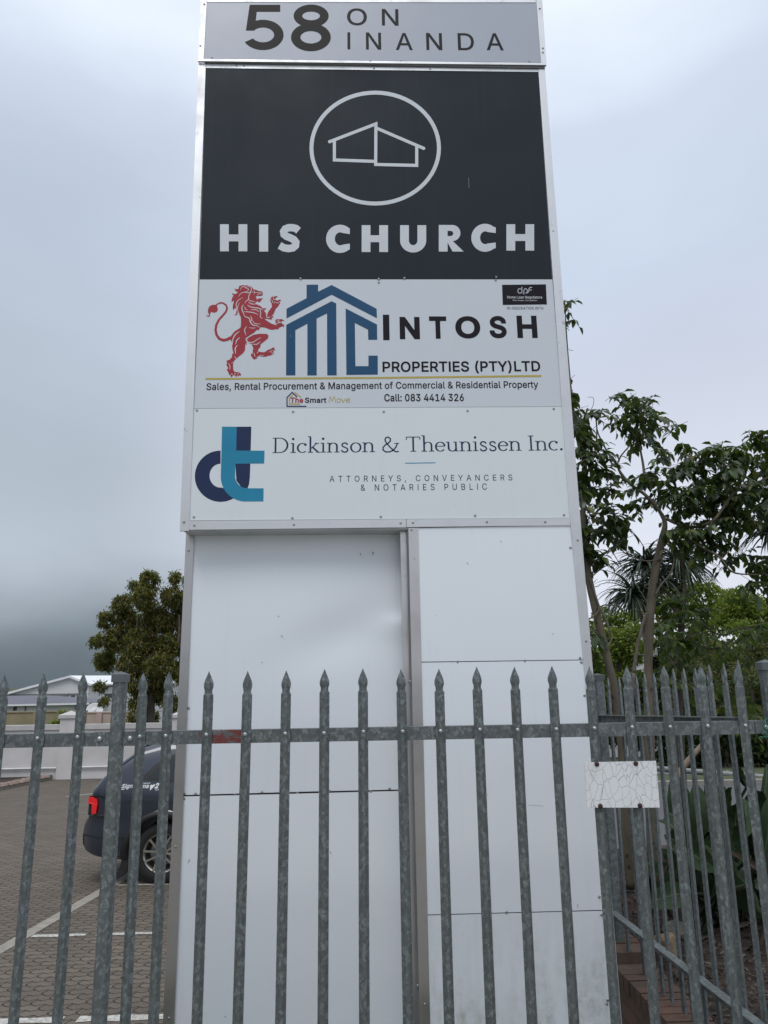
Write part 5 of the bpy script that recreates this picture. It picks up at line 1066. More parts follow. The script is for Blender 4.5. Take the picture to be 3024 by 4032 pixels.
# ================================================================ BEHIND THE CAR PARK (left)
M['plaster'] = m_simple('painted plaster', (.56, .54, .53), .85, 0, .10, 1.4, .1); M['plcap'] = m_simple('plaster coping', (.48, .465, .455), .85, 0, .12, 3, .1)
M['pipe'] = m_simple('white pipe', (.62, .62, .61), .5)
def boundary():
    Y = 26.0; p = at(300, 2850, Y); zt = p.z - .02; g = gz(Y)
    r = thing('boundary_wall', (-8, Y, g), 'pale plastered boundary wall with capped piers at the back of the car park', 'wall')
    b = MB(); b.box(-24, 3.0, Y, Y + .22, g - .3, zt - .16); b.build('wall', M['plaster'], r)
    b = MB(); b.box(-24, 3.0, Y - .05, Y + .27, zt - .159, zt); b.build('coping', M['plcap'], r)
    for (u0, u1, ut, vt) in ((231, 294, 273, 2814), (675, 740, 706, 2812), (-420, -360, -390, 2818)):
        x0 = at(u0, 2980, Y).x; x1 = at(u1, 2980, Y).x; z1 = at(ut, vt + 14, Y).z
        b = MB(); b.box(x0, x1, Y - .12, Y + .32, g - .3, z1); pr = b.build('pier', M['plaster'], r)
        b = MB(); h = .05; x0 -= h; x1 += h; y0, y1 = Y - .17, Y + .37; xm_, ym = (x0 + x1) / 2, (y0 + y1) / 2
        b.add([(x0, y0, z1 + .001), (x1, y0, z1 + .001), (x1, y1, z1 + .001), (x0, y1, z1 + .001), (x0, y0, z1 + .11), (x1, y0, z1 + .11), (x1, y1, z1 + .11), (x0, y1, z1 + .11), (xm_, ym, z1 + .24)],
              [(0, 1, 5, 4), (1, 2, 6, 5), (2, 3, 7, 6), (3, 0, 4, 7), (4, 5, 8), (5, 6, 8), (6, 7, 8), (7, 4, 8), (3, 2, 1, 0)]); b.build('pier_cap', M['plcap'], pr)
    b = MB(); b.tube([(-24, Y - .06, g + .34), (at(231, 2980, Y).x - .03, Y - .06, g + .36)], .03, 8); b.build('pipe', M['pipe'], r)
    b = MB(); b.tube([(at(296, 2980, Y).x + .03, Y - .06, g + .37), (-5.0, Y - .06, g + .40), (2.5, Y - .06, g + .45)], .03, 8); b.build('pipe', M['pipe'], r)
boundary()
M['gravel'] = m_isl('pink gravel', [(0, (.20, .13, .105)), (.5, (.30, .22, .18)), (1, (.36, .31, .27))])
def bed():
    k0 = ground_at(-300, 3170); k1 = ground_at(0, 3112); k2 = ground_at(228, 3064)
    sheet('bed_soil', [(k2.x, 25.9, gz(25.9) + .10), (-24, 25.9, gz(25.9) + .10), (-24, k0.y, gz(k0.y) + .10), (k1.x, k1.y, gz(k1.y) + .10), (k2.x, k2.y, gz(k2.y) + .10)], M['soil'])
    b = MB(); d = (k2 - k1).normalized(); a = k2; c = k1 - d * 14; nrm = Vector((-d.y, d.x, 0)) * .12
    b.hexa([c + Vector((0, 0, -.1)), a + Vector((0, 0, -.1)), a + Vector((0, 0, .15)), c + Vector((0, 0, .15))], [c + nrm + Vector((0, 0, -.1)), a + nrm + Vector((0, 0, -.1)), a + nrm + Vector((0, 0, .15)), c + nrm + Vector((0, 0, .15))])
    tag(fixn(b.build('bed_kerb', M['concrete'])), kind='structure')
    b = MB()
    for i in range(2600):
        t = rng.uniform(0, 1) ; q = c + (a - c) * t; w = rng.uniform(.15, 1); y = q.y + w * (25.7 - q.y); x = q.x; s = rng.uniform(.03, .07)
        if y > 25.7: continue
        z = gz(y) + .10; b.add([(x - s, y - s, z), (x + s, y - s * .7, z), (x + s * .8, y + s, z), (x - s * .8, y + s * .8, z), (x + rng.uniform(-.3, .3) * s, y, z + s * 1.1)], [(0, 1, 4), (1, 2, 4), (2, 3, 4), (3, 0, 4)])
    tag(b.build('gravel', M['gravel']), 'pinkish gravel over the raised bed by the boundary wall', None, None, 'stuff')
bed()
def far_walls():
    Y = 40; t = m_simple('tan render', (.27, .225, .14), .9, 0, .22, .8); pk = m_simple('pink render', (.43, .335, .275), .9, 0, .10, 1.0)
    for nm, u0, u1, v, mat, lab in (('yard_wall', -260, 339, 2807, t, 'stained tan wall standing beyond the boundary wall'), ('yard_wall', 342, 600, 2806, pk, 'pinkish rendered wall beyond the boundary wall, right of the tan wall')):
        x0 = at(u0, v, Y).x; x1 = at(u1, v, Y).x; z = at((u0 + u1) / 2, v, Y).z; g = gz(Y)
        r = thing(nm, ((x0 + x1) / 2, Y, g), lab, 'wall'); b = MB(); b.box(x0, x1, Y, Y + .25, g - .3, z); b.build('wall', mat, r)
        b = MB(); b.box(x0 + .01, x1 - .01, Y - .04, Y + .29, z + .001, z + .06); b.build('coping', mat, r)
        b = MB()
        for k in range(4):
            x = x0 + (x1 - x0) * (k + .62) / 4; 
            bb = MB(); bb.box(x, x + .28, Y - .10, Y - .001, g - .3, z - .01); bb.build('pilaster', mat, r)
far_walls()
def warehouse():
    Y = 78; wm = m_simple('white painted cladding', (.60, .60, .595), .7, 0, .07, .5); rm = m_simple('white steel roof', (.74, .75, .76), .5, 0, .06, .8); gl = m_simple('dark window', (.05, .055, .06), .3); gr = m_simple('grey gutter', (.17, .17, .17), .6)
    pk = at(278, 2660, Y); el = at(-230, 2800, Y); er = at(354, 2693, Y); g = gz(70) - 1
    r = thing('warehouse', (pk.x, Y, g), 'white gabled warehouse with a white metal roof on the left horizon', 'building')
    L = 22; mr_ = Vector((pk.x + (pk.x - el.x) * .145 * 1.0, 0, 0))
    xr_ = er.x; b = MB()
    f = [(el.x, Y, g), (xr_, Y, g), (xr_, Y, er.z - .08), (pk.x, Y, pk.z - .12), (el.x, Y, el.z - .12)]
    n = 5; sh = 9.0
    bk = [(x + sh, y + L, z) for x, y, z in f]; b.add(f + bk, [tuple(range(n))] + [(i, n + i, n + (i + 1) % n, (i + 1) % n) for i in range(n)]); fixn(b.build('wall', wm, r))
    b = MB(); o = .35
    A = [Vector((el.x - .3, Y - o, el.z)), Vector((pk.x, Y - o, pk.z)), Vector((xr_ + .25, Y - o, er.z))]; B = [p + Vector((sh, L, 0)) for p in A]; th = Vector((0, 0, -.22))
    b.add(A + B + [p + th for p in A] + [p + th for p in B], [(0, 1, 4, 3), (1, 2, 5, 4), (6, 9, 10, 7), (7, 10, 11, 8), (0, 6, 7, 1), (1, 7, 8, 2), (2, 8, 11, 5), (0, 3, 9, 6)]); fixn(b.build('roof', rm, r))
    def win(u0, u1, v0, v1, yy=Y, par=r):
        p, q = at(u0, v0, yy - .02), at(u1, v1, yy - .02); b = MB(); b.box(p.x - .07, q.x + .07, yy - .03, yy - .002, q.z - .07, p.z + .07); w = b.build('window', wm, par); b = MB(); b.box(p.x, q.x, yy - .05, yy - .031, q.z, p.z); b.build('pane', gl, w)
    win(280, 295, 2738, 2752); win(303, 318, 2738, 2752)
    # long side wall windows, receding
    for t in (.12, .34, .56):
        c = Vector((xr_ + sh * t, Y + L * t, 0)); u = Vector((sh, L, 0)).normalized(); z0 = at(385, 2750, Y).z; z1 = at(385, 2733, Y).z; nn = Vector((L, -sh, 0)).normalized() * .06
        q = [c + u * -.6 + nn, c + u * .6 + nn]; b = MB(); b.add([(q[0].x, q[0].y, z0), (q[1].x, q[1].y, z0), (q[1].x, q[1].y, z1), (q[0].x, q[0].y, z1)], [(0, 1, 2, 3)]); b.build('window', gl, r)
    b = MB(); z = at(100, 2733, Y).z; b.box(el.x, xr_, Y - .12, Y - .004, z - .10, z); b.build('band', gr, r)
    b = MB(); p = at(352, 2700, Y); b.box(p.x - .12, p.x, Y - .14, Y - .005, g, er.z - .2); b.build('downpipe', wm, r)
    b = MB(); p = at(244, 2733, Y); b.box(p.x, p.x + .7, Y - .35, Y - .13, p.z - .14, p.z + .03); b.build('wall_vent', gr, r)
    Y2 = 66; rp_ = m_simple('slate purple roof', (.13, .125, .155), .7, 0, .08, .8)
    a = at(-200, 2780, Y2); e = at(352, 2768, Y2); tz = at(150, 2738, Y2 + 4).z
    r2 = thing('annex_building', ((a.x + e.x) / 2, Y2, g), 'low building with a slate purple roof in front of the white warehouse', 'building')
    b = MB(); b.box(a.x, e.x - 1.0, Y2 + .5, Y2 + 8, g, e.z - .02); b.build('wall', wm, r2)
    b = MB(); rl = at(150, 2738, Y2 + 4).x + .0
    b.add([(a.x - .3, Y2, a.z + .02), (e.x, Y2, e.z + .02), (e.x, Y2 + 8.5, e.z + .02), (a.x - .3, Y2 + 8.5, a.z + .02), (a.x, Y2 + 4.2, tz), (rl + .6, Y2 + 4.2, tz)], [(0, 1, 5, 4), (1, 2, 5), (2, 3, 4, 5), (3, 0, 4), (3, 2, 1, 0)]); b.build('roof', rp_, r2)
    b = MB(); b.hexa([(a.x - .3, Y2 - .06, a.z - .12), (e.x, Y2 - .06, e.z - .12), (e.x, Y2 - .06, e.z + .02), (a.x - .3, Y2 - .06, a.z + .02)], [(a.x - .3, Y2 - .002, a.z - .12), (e.x, Y2 - .002, e.z - .12), (e.x, Y2 - .002, e.z + .02), (a.x - .3, Y2 - .002, a.z + .02)]); b.build('gutter', rm, r2)
    win(53, 66, 2782, 2798, Y2 + .5, r2)
    for u in (88, 288):
        p = at(u, 2800, Y2); b = MB(); b.box(p.x, p.x + .09, Y2 + .4, Y2 + .497, g, e.z - .05); b.build('downpipe', gr, r2)
    # satellite dish
    c = at(373, 2799, 45); r3 = thing('satellite_dish', (c.x, 45, gz(45)), 'small white satellite dish above the pinkish wall', 'satellite dish')
    ax = Vector((.25, -.8, .5)); b = MB(); b.lathe([(.0, 0), (.25, .02), (.40, .07), (.47, .11)], c, ax, 24); fixn(b.build('dish', wm, r3, True)).modifiers.new('t', 'SOLIDIFY').thickness = .02
    b = MB(); b.tube([c, (c.x, 45.2, gz(45))], .03, 8); b.build('pole', gr, r3); b = MB(); b.tube([c, c + ax.normalized() * .45 + Vector((.1, 0, -.1))], .015, 6); b.build('feed_arm', gr, r3)
warehouse()

# ================================================================ FOLIAGE
def leaves(b, P, D, Nn, Lw, Wd, droop=.25, fold=.25, detail=True):
    """leaf blades: base P, direction D, upper normal Nn, lengths Lw, widths Wd"""
    D = D / np.linalg.norm(D, axis=1, keepdims=True); S = np.cross(D, Nn); S /= np.linalg.norm(S, axis=1, keepdims=True) + 1e-9; U = np.cross(S, D)
    Lw = Lw[:, None]; Wd = Wd[:, None]; n0 = len(b.v); n = len(P)
    if detail:
        s1 = P + D * Lw * .38 - U * Lw * droop * .12; s2 = P + D * Lw * .74 - U * Lw * droop * .5; tip = P + D * Lw * .97 - U * Lw * droop
        l1 = s1 + S * Wd * .5 + U * Wd * fold; r1 = s1 - S * Wd * .5 + U * Wd * fold; l2 = s2 + S * Wd * .34 + U * Wd * fold * .6; r2 = s2 - S * Wd * .34 + U * Wd * fold * .6
        A = np.stack([P, s1, s2, tip, l1, r1, l2, r2], 1).reshape(-1, 3); b.v += [tuple(x) for x in A.tolist()]
        for i in range(n):
            o = n0 + i * 8; b.f += [(o, o + 4, o + 1), (o + 4, o + 6, o + 2, o + 1), (o + 6, o + 3, o + 2), (o, o + 1, o + 5), (o + 1, o + 2, o + 7, o + 5), (o + 2, o + 3, o + 7)]
    else:
        m = P + D * Lw * .45; tip = P + D * Lw - U * Lw * droop
        A = np.stack([P, m + S * Wd * .5, tip, m - S * Wd * .5], 1).reshape(-1, 3); b.v += [tuple(x) for x in A.tolist()]
        for i in range(n): o = n0 + i * 4; b.f.append((o, o + 1, o + 2, o + 3))
def rdir(n): d = rng.normal(size=(n, 3)); return d / np.linalg.norm(d, axis=1, keepdims=True)
def blob_points(blobs, Y, dY, per):
    out = []; ctr = []
    for (u, v, r) in blobs:
        k = max(1, int(round(per * (r / 55.) ** 2))); yy = Y + rng.uniform(-dY, dY); c = np.array(at(u, v, yy)); rm = r * pxm(yy)
        d = rdir(k) * (rng.uniform(.15, 1, size=(k, 1)) ** .5) * rm; d[:, 1] *= 1.3
        out.append(c + d); ctr.append(np.repeat(c[None], k, 0))
    return np.concatenate(out), np.concatenate(ctr)
def pinnate(b, blobs, Y, dY, per, leaf=.098, w=.048, droop=.5):
    P, C = blob_points(blobs, Y, dY, per)
    PP, DD, NN, LL, WW = [], [], [], [], []
    stalk = []
    for p, c in zip(P, C):
        a = rng.uniform(0, 2 * math.pi); h = np.array([math.cos(a), math.sin(a), rng.uniform(-.35, .25)]); out = p - c
        h = h + .8 * out / (np.linalg.norm(out) + 1e-6); h[2] = max(-.6, min(.45, h[2])); h /= np.linalg.norm(h); side = np.cross(h, [0, 0, 1.]); side /= np.linalg.norm(side)
        ln_ = rng.uniform(.18, .34); npair = rng.integers(3, 5); sl = rng.uniform(.75, 1.3)
        base = p - h * ln_ * .5; pts = []
        for i in range(npair + 1):
            t = (i + 1) / (npair + 1); q = base + h * ln_ * t - np.array([0, 0, droop * ln_ * t * t * .5]); pts.append(q)
            for sg in ((-1, 1) if i < npair else (0,)):
                d = side * sg * rng.uniform(.7, 1) + h * rng.uniform(.45, .8) + np.array([0, 0, -rng.uniform(.25, .9)]) + rng.normal(size=3) * .12
                if sg == 0: d = h + np.array([0, 0, -.45])
                PP.append(q); DD.append(d); NN.append(np.array([0, 0, 1.]) + rng.normal(size=3) * .25 + h * .1); s = sl * rng.uniform(.8, 1.15); LL.append(leaf * s); WW.append(w * s)
        stalk.append([base] + pts)
    leaves(b, np.array(PP), np.array(DD), np.array(NN), np.array(LL), np.array(WW), droop=.28, fold=.18)
    return stalk
def stalks(b, st, r=.0025):
    for s in st: b.tube([tuple(x) for x in s], r, 3, False)
def limb(b, pts, Y, rpx, n=9, dY=None):
    """branch traced on the photo at depth Y (dY = depth change along it), smoothed"""
    P = []
    for i, (u, v) in enumerate(pts):
        yy = Y + (dY[i] if dY else 0); P.append(at(u, v, yy))
    rr = [rpx[0] + (rpx[1] - rpx[0]) * i / (len(pts) - 1) for i in range(len(pts))] if len(rpx) == 2 else rpx
    sm, rs = [], []
    for i in range(len(P) - 1):
        p0, p1, p2, p3 = P[max(i - 1, 0)], P[i], P[i + 1], P[min(i + 2, len(P) - 1)]
        for j in range(4):
            t = j / 4; q = (p1 * 2 + (p2 - p0) * t + (p0 * 2 - p1 * 5 + p2 * 4 - p3) * t * t + (-p0 + p1 * 3 - p2 * 3 + p3) * t ** 3) * .5
            sm.append(q); rs.append((rr[i] + (rr[i + 1] - rr[i]) * t) * pxm(Y) * rng.uniform(.94, 1.06))
    sm.append(P[-1]); rs.append(rr[-1] * pxm(Y)); b.tube(sm, rs, n)
Q = lambda pts: qpx((.27125, 2250, 2050), pts)
V = lambda pts: qpx((.5268, 2150, 1100), pts)
M['leafA'] = m_leaf('glossy compound leaf', [(0, (.013, .027, .010)), (.45, (.024, .048, .014)), (.75, (.046, .078, .018)), (.93, (.11, .15, .028)), (1, (.14, .11, .04))], .20, .36)
M['leafB'] = m_leaf('round tree leaf', [(0, (.10, .145, .028)), (.5, (.19, .245, .045)), (1, (.32, .36, .07))], .42, .6)
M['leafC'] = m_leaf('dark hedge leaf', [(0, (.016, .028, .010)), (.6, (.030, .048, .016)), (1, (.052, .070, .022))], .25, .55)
M['leafO'] = m_leaf('olive shrub leaf', [(0, (.085, .088, .034)), (.6, (.135, .138, .054)), (1, (.18, .17, .085))], .25, .7)
M['leafV'] = m_leaf('avocado leaf', [(0, (.050, .062, .022)), (.40, (.10, .10, .032)), (.66, (.17, .14, .038)), (.90, (.28, .23, .05)), (1, (.24, .13, .05))], .38, .45)
# ---- two slender trees and one rough-barked tree right of the sign
def slender(name, label, trunk, trunk_r, limbs, twigs, blobs, Y, dY, per, bark):
    base = at(*trunk[0], Y); r = thing(name, base, label, 'tree', 'slender trees beside the side fence')
    b = MB(); limb(b, trunk, Y, trunk_r, 12); b.build('trunk', bark, r, True)
    for (pts, rr, dy) in limbs:
        b = MB(); limb(b, pts, Y, rr, 8, dy); b.build('branch', bark, r, True)
    for (pts, rr) in twigs:
        b = MB(); limb(b, pts, Y - .05, rr, 6); b.build('bare_branch', M['twig'], r, True)
    b = MB(); st = pinnate(b, blobs, Y, dY, per); cr = b.build('crown', M['leafD' if name[0] == 'r' else 'leafA'], r)
    b = MB(); stalks(b, st); b.build('leaf_stalks', M['twig'], cr)
M['leafD'] = m_leaf('fresh compound leaf', [(0, (.028, .056, .018)), (.45, (.055, .100, .026)), (.75, (.100, .150, .034)), (.93, (.19, .22, .04)), (1, (.20, .15, .05))], .38, .42)
B1 = [(2228, 1185, 34), (2226, 1265, 26), (2236, 1490, 22), (2245, 1560, 36), (2285, 1640, 46), (2340, 1620, 44), (2265, 1700, 46), (2300, 1760, 55), (2345, 1800, 50), (2385, 1850, 40), (2325, 1880, 55), (2385, 1930, 36), (2285, 1950, 45), (2325, 2010, 40), (2400, 2020, 55), (2440, 2040, 36), (2315, 2090, 55), (2390, 2100, 45), (2445, 2110, 30), (2300, 2180, 50), (2345, 2195, 26), (2285, 2050, 40), (2280, 2260, 26), (2315, 2460, 30), (2290, 2480, 26), (2330, 2560, 26), (2255, 1840, 40), (2262, 1900, 40)]
slender('slender_tree', 'slender leaning tree whose leaves press against the right edge of the sign',
        [(2478, 3500), (2470, 3300), (2450, 2944), (2433, 2795), (2409, 2670), (2374, 2521), (2344, 2397), (2314, 2248), (2296, 2050), (2297, 1996), (2303, 1838), (2280, 1748), (2250, 1560), (2232, 1350), (2224, 1180)],
        [21, 20, 19, 18, 18, 17, 16, 16, 12, 11, 10, 9, 6, 4, 2],
        [([(2303, 1838), (2340, 1790), (2350, 1700), (2345, 1620)], (5, 2), [0, .1, .15, .2]), ([(2297, 1996), (2340, 2020), (2400, 2020), (2440, 2040)], (5, 2), [0, -.1, -.2, -.3]), ([(2314, 2248), (2280, 2200), (2272, 2100), (2285, 2050)], (4, 2), [0, .1, .2, .2])],
        [(Q([(270, 840), (310, 960), (370, 1150), (420, 1280), (490, 1420), (540, 1550), (585, 1680), (560, 1770), (480, 1880), (400, 1980), (310, 2100)]), (4.5, 3)), (Q([(300, 810), (430, 700), (560, 630), (700, 622), (820, 585)]), (3, 2)), (Q([(280, 660), (430, 515), (560, 440), (660, 370), (760, 250), (810, 110), (830, 0)]), (3.5, 2.5)),
         (Q([(420, 1250), (490, 1222), (600, 1228), (690, 1235), (740, 1290), (762, 1340)]), (3.2, 1.8)), (Q([(250, 1430), (330, 1380), (385, 1320), (400, 1250)]), (3.5, 3)), (Q([(330, 900), (350, 870), (376, 845)]), (1.5, .8)), (Q([(340, 960), (385, 958), (420, 930)]), (1.5, .8)), (V([(170, 520), (185, 532), (207, 530)]), (1.2, .7)), (V([(215, 965), (260, 962), (318, 942)]), (1.4, .7)), (V([(330, 985), (355, 930), (352, 885), (310, 880)]), (1.6, .9))],
        B1, 6.3, .35, 8.5, M['bark'])
B2 = [(2450, 1570, 46), (2500, 1590, 46), (2540, 1610, 46), (2430, 1640, 34), (2490, 1650, 55), (2550, 1660, 40), (2600, 1640, 28), (2650, 1680, 34), (2510, 1700, 44), (2590, 1720, 28), (2620, 1800, 34), (2560, 1880, 45), (2620, 1880, 55), (2680, 1850, 55), (2740, 1820, 55), (2720, 1760, 40), (2800, 1790, 55), (2860, 1800, 55), (2920, 1780, 50), (2980, 1720, 55), (3010, 1780, 60), (2990, 1850, 60), (2900, 1850, 60), (2830, 1880, 60), (2760, 1900, 60), (2690, 1930, 55), (2640, 1960, 55), (2700, 2000, 55), (2760, 1980, 60), (2830, 1960, 60), (2900, 1930, 60), (2960, 1920, 55), (3010, 1950, 50), (2880, 2020, 55), (2820, 2050, 55), (2760, 2070, 55), (2700, 2080, 44), (2660, 2085, 40), (2930, 2060, 44), (2980, 2000, 44), (2800, 2130, 45), (2860, 2140, 45), (2910, 2190, 36), (2960, 2190, 36), (2990, 2230, 36), (2950, 2300, 26), (3000, 2290, 30), (2740, 2150, 36), (2560, 1960, 36), (2530, 1900, 36), (2500, 1990, 26), (3060, 1720, 70), (3080, 1850, 80), (3070, 1980, 70), (3140, 1800, 90), (3130, 1950, 90), (3060, 2250, 60)]
slender('slender_tree', 'slender tree with straight scarred trunk forking under wide drooping leafy limbs',
        [(2576, 3500), (2564, 3250), (2556, 3000), (2553, 2800), (2553, 2600), (2558, 2450), (2572, 2300), (2590, 2200), (2605, 2130), (2618, 2060), (2590, 2003), (2540, 1948), (2487, 1911), (2445, 1864), (2429, 1830), (2398, 1790), (2355, 1706), (2345, 1640)],
        [21, 20, 19, 18, 17, 17, 17, 16, 15, 10, 7, 7, 6, 6, 5, 4, 3, 1.5],
        [(V([(530, 1385), (560, 1320), (610, 1260), (660, 1200), (690, 1130)]), (4, 2), [0, .05, .1, .1, .1]), (V([(735, 1465), (725, 1380), (710, 1300), (690, 1190), (680, 1080)]), (6, 3.5), [0, .1, .2, .3, .3]),
         (V([(900, 1790), (1000, 1832), (1130, 1850), (1250, 1800), (1330, 1700), (1400, 1600), (1480, 1560), (1640, 1490), (1720, 1440)]), (7, 4), [0, -.1, -.2, -.3, -.3, -.3, -.3, -.3, -.3]), (V([(1390, 1590), (1360, 1500), (1330, 1400), (1310, 1280), (1320, 1210)]), (4, 2), [-.3] * 5),
         ([(2612, 2090), (2690, 2110), (2770, 2160), (2830, 2191), (2880, 2250), (2950, 2262), (3030, 2262)], (6, 2.5), [0, -.1, -.2, -.3, -.3, -.3, -.3]), ([(2610, 2110), (2650, 2150), (2681, 2196), (2695, 2280), (2700, 2340)], (7, 4.5), [0, .1, .2, .3, .3]), ([(2681, 2196), (2720, 2150), (2745, 2110), (2760, 2050)], (5, 3), [.2, .1, 0, 0])],
        [(Q([(1220, 1080), (1300, 930), (1420, 800), (1480, 640), (1490, 500), (1470, 420)]), (4, 3.2)), (Q([(1330, 190), (1400, 300), (1430, 400), (1370, 500), (1230, 570), (1080, 585), (950, 550), (820, 500), (680, 380), (560, 260)]), (3.6, 2)), (Q([(900, 2210), (940, 1950), (960, 1800), (1000, 1650), (1040, 1480), (1085, 1340)]), (7, 5)), (Q([(890, 2600), (900, 2210)]), (7.5, 7)), (Q([(820, 110), (900, 180), (980, 270), (1060, 400)]), (2.4, 1.6)), (Q([(500, 340), (580, 430), (660, 560), (780, 740), (900, 880), (1000, 990)]), (2, 1.2)), (Q([(960, 1950), (1050, 1945)]), (3.5, 3))],
        B2, 6.6, .45, 8.5, M['bark'])
B3 = [(2640, 2380, 50), (2700, 2350, 44), (2620, 2430, 55), (2690, 2430, 55), (2760, 2420, 46), (2600, 2500, 48), (2680, 2510, 55), (2740, 2500, 44), (2830, 2520, 44), (2900, 2480, 44), (2880, 2560, 44), (2940, 2520, 44), (3000, 2460, 40), (2640, 2580, 50), (2720, 2560, 34), (2620, 2640, 46), (2700, 2630, 44), (2760, 2660, 40), (2680, 2680, 46), (2610, 2680, 36), (2900, 2640, 32), (2860, 2680, 34), (2950, 2600, 28), (2990, 2700, 44), (2940, 2740, 36), (2800, 2700, 26), (2960, 2820, 40), (2900, 2800, 40), (2840, 2780, 30), (3060, 2480, 50), (3050, 2600, 50)]
slender('rough_barked_tree', 'rough grey barked tree with low drooping leaves in front of the olive bushes',
        [(2700, 3480), (2688, 3250), (2680, 3050), (2672, 2800), (2676, 2600), (2684, 2450), (2690, 2360), (2700, 2300)], [26, 24, 21, 18, 15, 12, 8, 4],
        [(qpx((.27125, 2600, 2050), [(500, 1760), (600, 1820), (720, 1860), (860, 1845), (960, 1800), (1060, 1700)]), (4, 2.5), [0, -.1, -.2, -.3, -.3, -.3]), ([(2684, 2450), (2740, 2440), (2830, 2500), (2900, 2480), (3000, 2460)], (5, 2), [0, -.1, -.2, -.2, -.2]), ([(2684, 2450), (2650, 2400), (2630, 2370)], (5, 2), [0, 0, 0])],
        [], B3, 7.4, .5, 6.5, M['bark2'])
# leaning cut limb
b = MB(); limb(b, [(2630, 3140), (2652, 3085), (2690, 3020), (2740, 2960), (2790, 2905), (2830, 2850)], 7.0, (12, 9), 9)
tag(b.build('leaning_branch', M['aloebark'], None, True, org=at(2630, 3140, 7.0)), 'smooth beige branch leaning diagonally beside the rough barked tree', 'branch')

# ---- tree aloe
def m_aloe():
    t = NT('aloe leaf'); n = t.noise(t.wpos(), 12, 3); t.base(t.ramp(n, [(.3, (.036, .055, .034)), (.7, (.080, .110, .066))])); t.p(Roughness=.5); return t.m
M['aloe'] = m_aloe()
def rosette(parent, c, n, L, up=.35, Wd=.040):
    b = MB()
    for k in range(n):
        az = rng.uniform(0, 2 * math.pi); el = rng.uniform(-.30, 1.2); h = Vector((math.cos(az), math.sin(az), 0)); d = (h * math.cos(el) + Vector((0, 0, math.sin(el)))).normalized(); ll = L * rng.uniform(.75, 1.15); sd = h.cross(Vector((0, 0, 1)))
        vs = []; m = 7; p = Vector(c) + d * .02; cur = d.copy(); seg = ll / m
        for i in range(m + 1):
            t = i / m; w = Wd * (1 - t) ** .75 * .5 + .0006; nn = sd.cross(cur).normalized(); vs += [p + sd * w, p - nn * w * .55, p - sd * w, p + nn * w * .1]
            cur = (cur + Vector((0, 0, -1)) * (.20 + .12 * t) * (1.0 if el > 0 else .6)).normalized(); p = p + cur * seg
        n0 = len(b.v); b.v += [tuple(v) for v in vs]
        for i in range(m):
            for q in range(4): a = n0 + i * 4 + q; a2 = n0 + i * 4 + (q + 1) % 4; b.f.append((a, a2, a2 + 4, a + 4))
    return b.build('leaf_rosette', M['aloe'], parent, True)
def aloe():
    Y = 7.9; r = thing('tree_aloe', at(2560, 3300, Y), 'branching tree aloe with spiky dark rosettes behind the slender trees', 'aloe')
    b = MB(); limb(b, [(2570, 3500), (2562, 3000), (2555, 2700), (2543, 2530), (2532, 2451), (2510, 2389), (2496, 2355)], Y, [17, 16, 14, 11, 9, 9, 8], 10); b.build('stem', M['aloebark'], r, True)
    b = MB(); limb(b, [(2546, 2560), (2640, 2480), (2662, 2375), (2620, 2330), (2604, 2312)], Y, [9, 8, 8, 7, 6], 9); b.build('stem', M['aloebark'], r, True)
    b = MB(); limb(b, [(2640, 2480), (2680, 2400), (2686, 2290), (2680, 2250)], Y + .1, [8, 7, 7, 6], 9); b.build('stem', M['aloebark'], r, True)
    rosette(r, at(2496, 2340, Y), 150, .46); rosette(r, at(2595, 2295, Y), 110, .42); rosette(r, at(2676, 2225, Y + .1), 150, .48); rosette(r, at(2540, 2225, Y + .3), 130, .45)
    b = MB(); limb(b, [(2543, 2530), (2550, 2350), (2542, 2245)], Y + .3, [8, 7, 6], 8); b.build('stem', M['aloebark'], r, True)
    Y = 6.9; r2 = thing('tree_aloe', at(3120, 3300, Y), 'tree aloe at the right edge with long drooping leaves above the leafy limb', 'aloe')
    b = MB(); limb(b, [(3150, 3500), (3120, 2700), (3080, 2300), (3050, 2110)], Y, [20, 17, 13, 9], 9); b.build('stem', M['aloebark'], r2, True)
    rosette(r2, at(3040, 2090, Y), 90, .42, .35, .034)
aloe()

# ---- generic background crowns: leaf tufts over lumpy clusters
def crown(b, blobs, Y, dY, lump, tufts, leaf, w, detail=False, updir=.5):
    PP, DD, NN, LL, WW = [], [], [], [], []
    for (u, v, r) in blobs:
        yy = Y + rng.uniform(-dY, dY); c = np.array(at(u, v, yy)); rm = r * pxm(yy); nl = max(5, int(4.5 * (rm / lump) ** 2))
        for k in range(nl):
            d = rdir(1)[0]; d[2] = abs(d[2]) * .9 - .25 if rng.uniform() < .75 else d[2]; cc = c + d * rm * rng.uniform(.55, 1.0); lr = lump * rng.uniform(.6, 1.25)
            dd = rdir(tufts); dd[:, 2] += .25; dd /= np.linalg.norm(dd, axis=1, keepdims=True); p = cc + dd * lr * rng.uniform(.6, 1.0, size=(tufts, 1)) * np.array([1, 1, .75])
            PP.append(p); DD.append(dd + rng.normal(size=(tufts, 3)) * .45 + np.array([0, 0, updir * .3])); NN.append(np.tile([0, 0, 1.], (tufts, 1)) + rng.normal(size=(tufts, 3)) * .5)
            s = rng.uniform(.7, 1.2, size=tufts); LL.append(leaf * s); WW.append(w * s)
    leaves(b, np.concatenate(PP), np.concatenate(DD), np.concatenate(NN), np.concatenate(LL), np.concatenate(WW), .2, .2, detail)
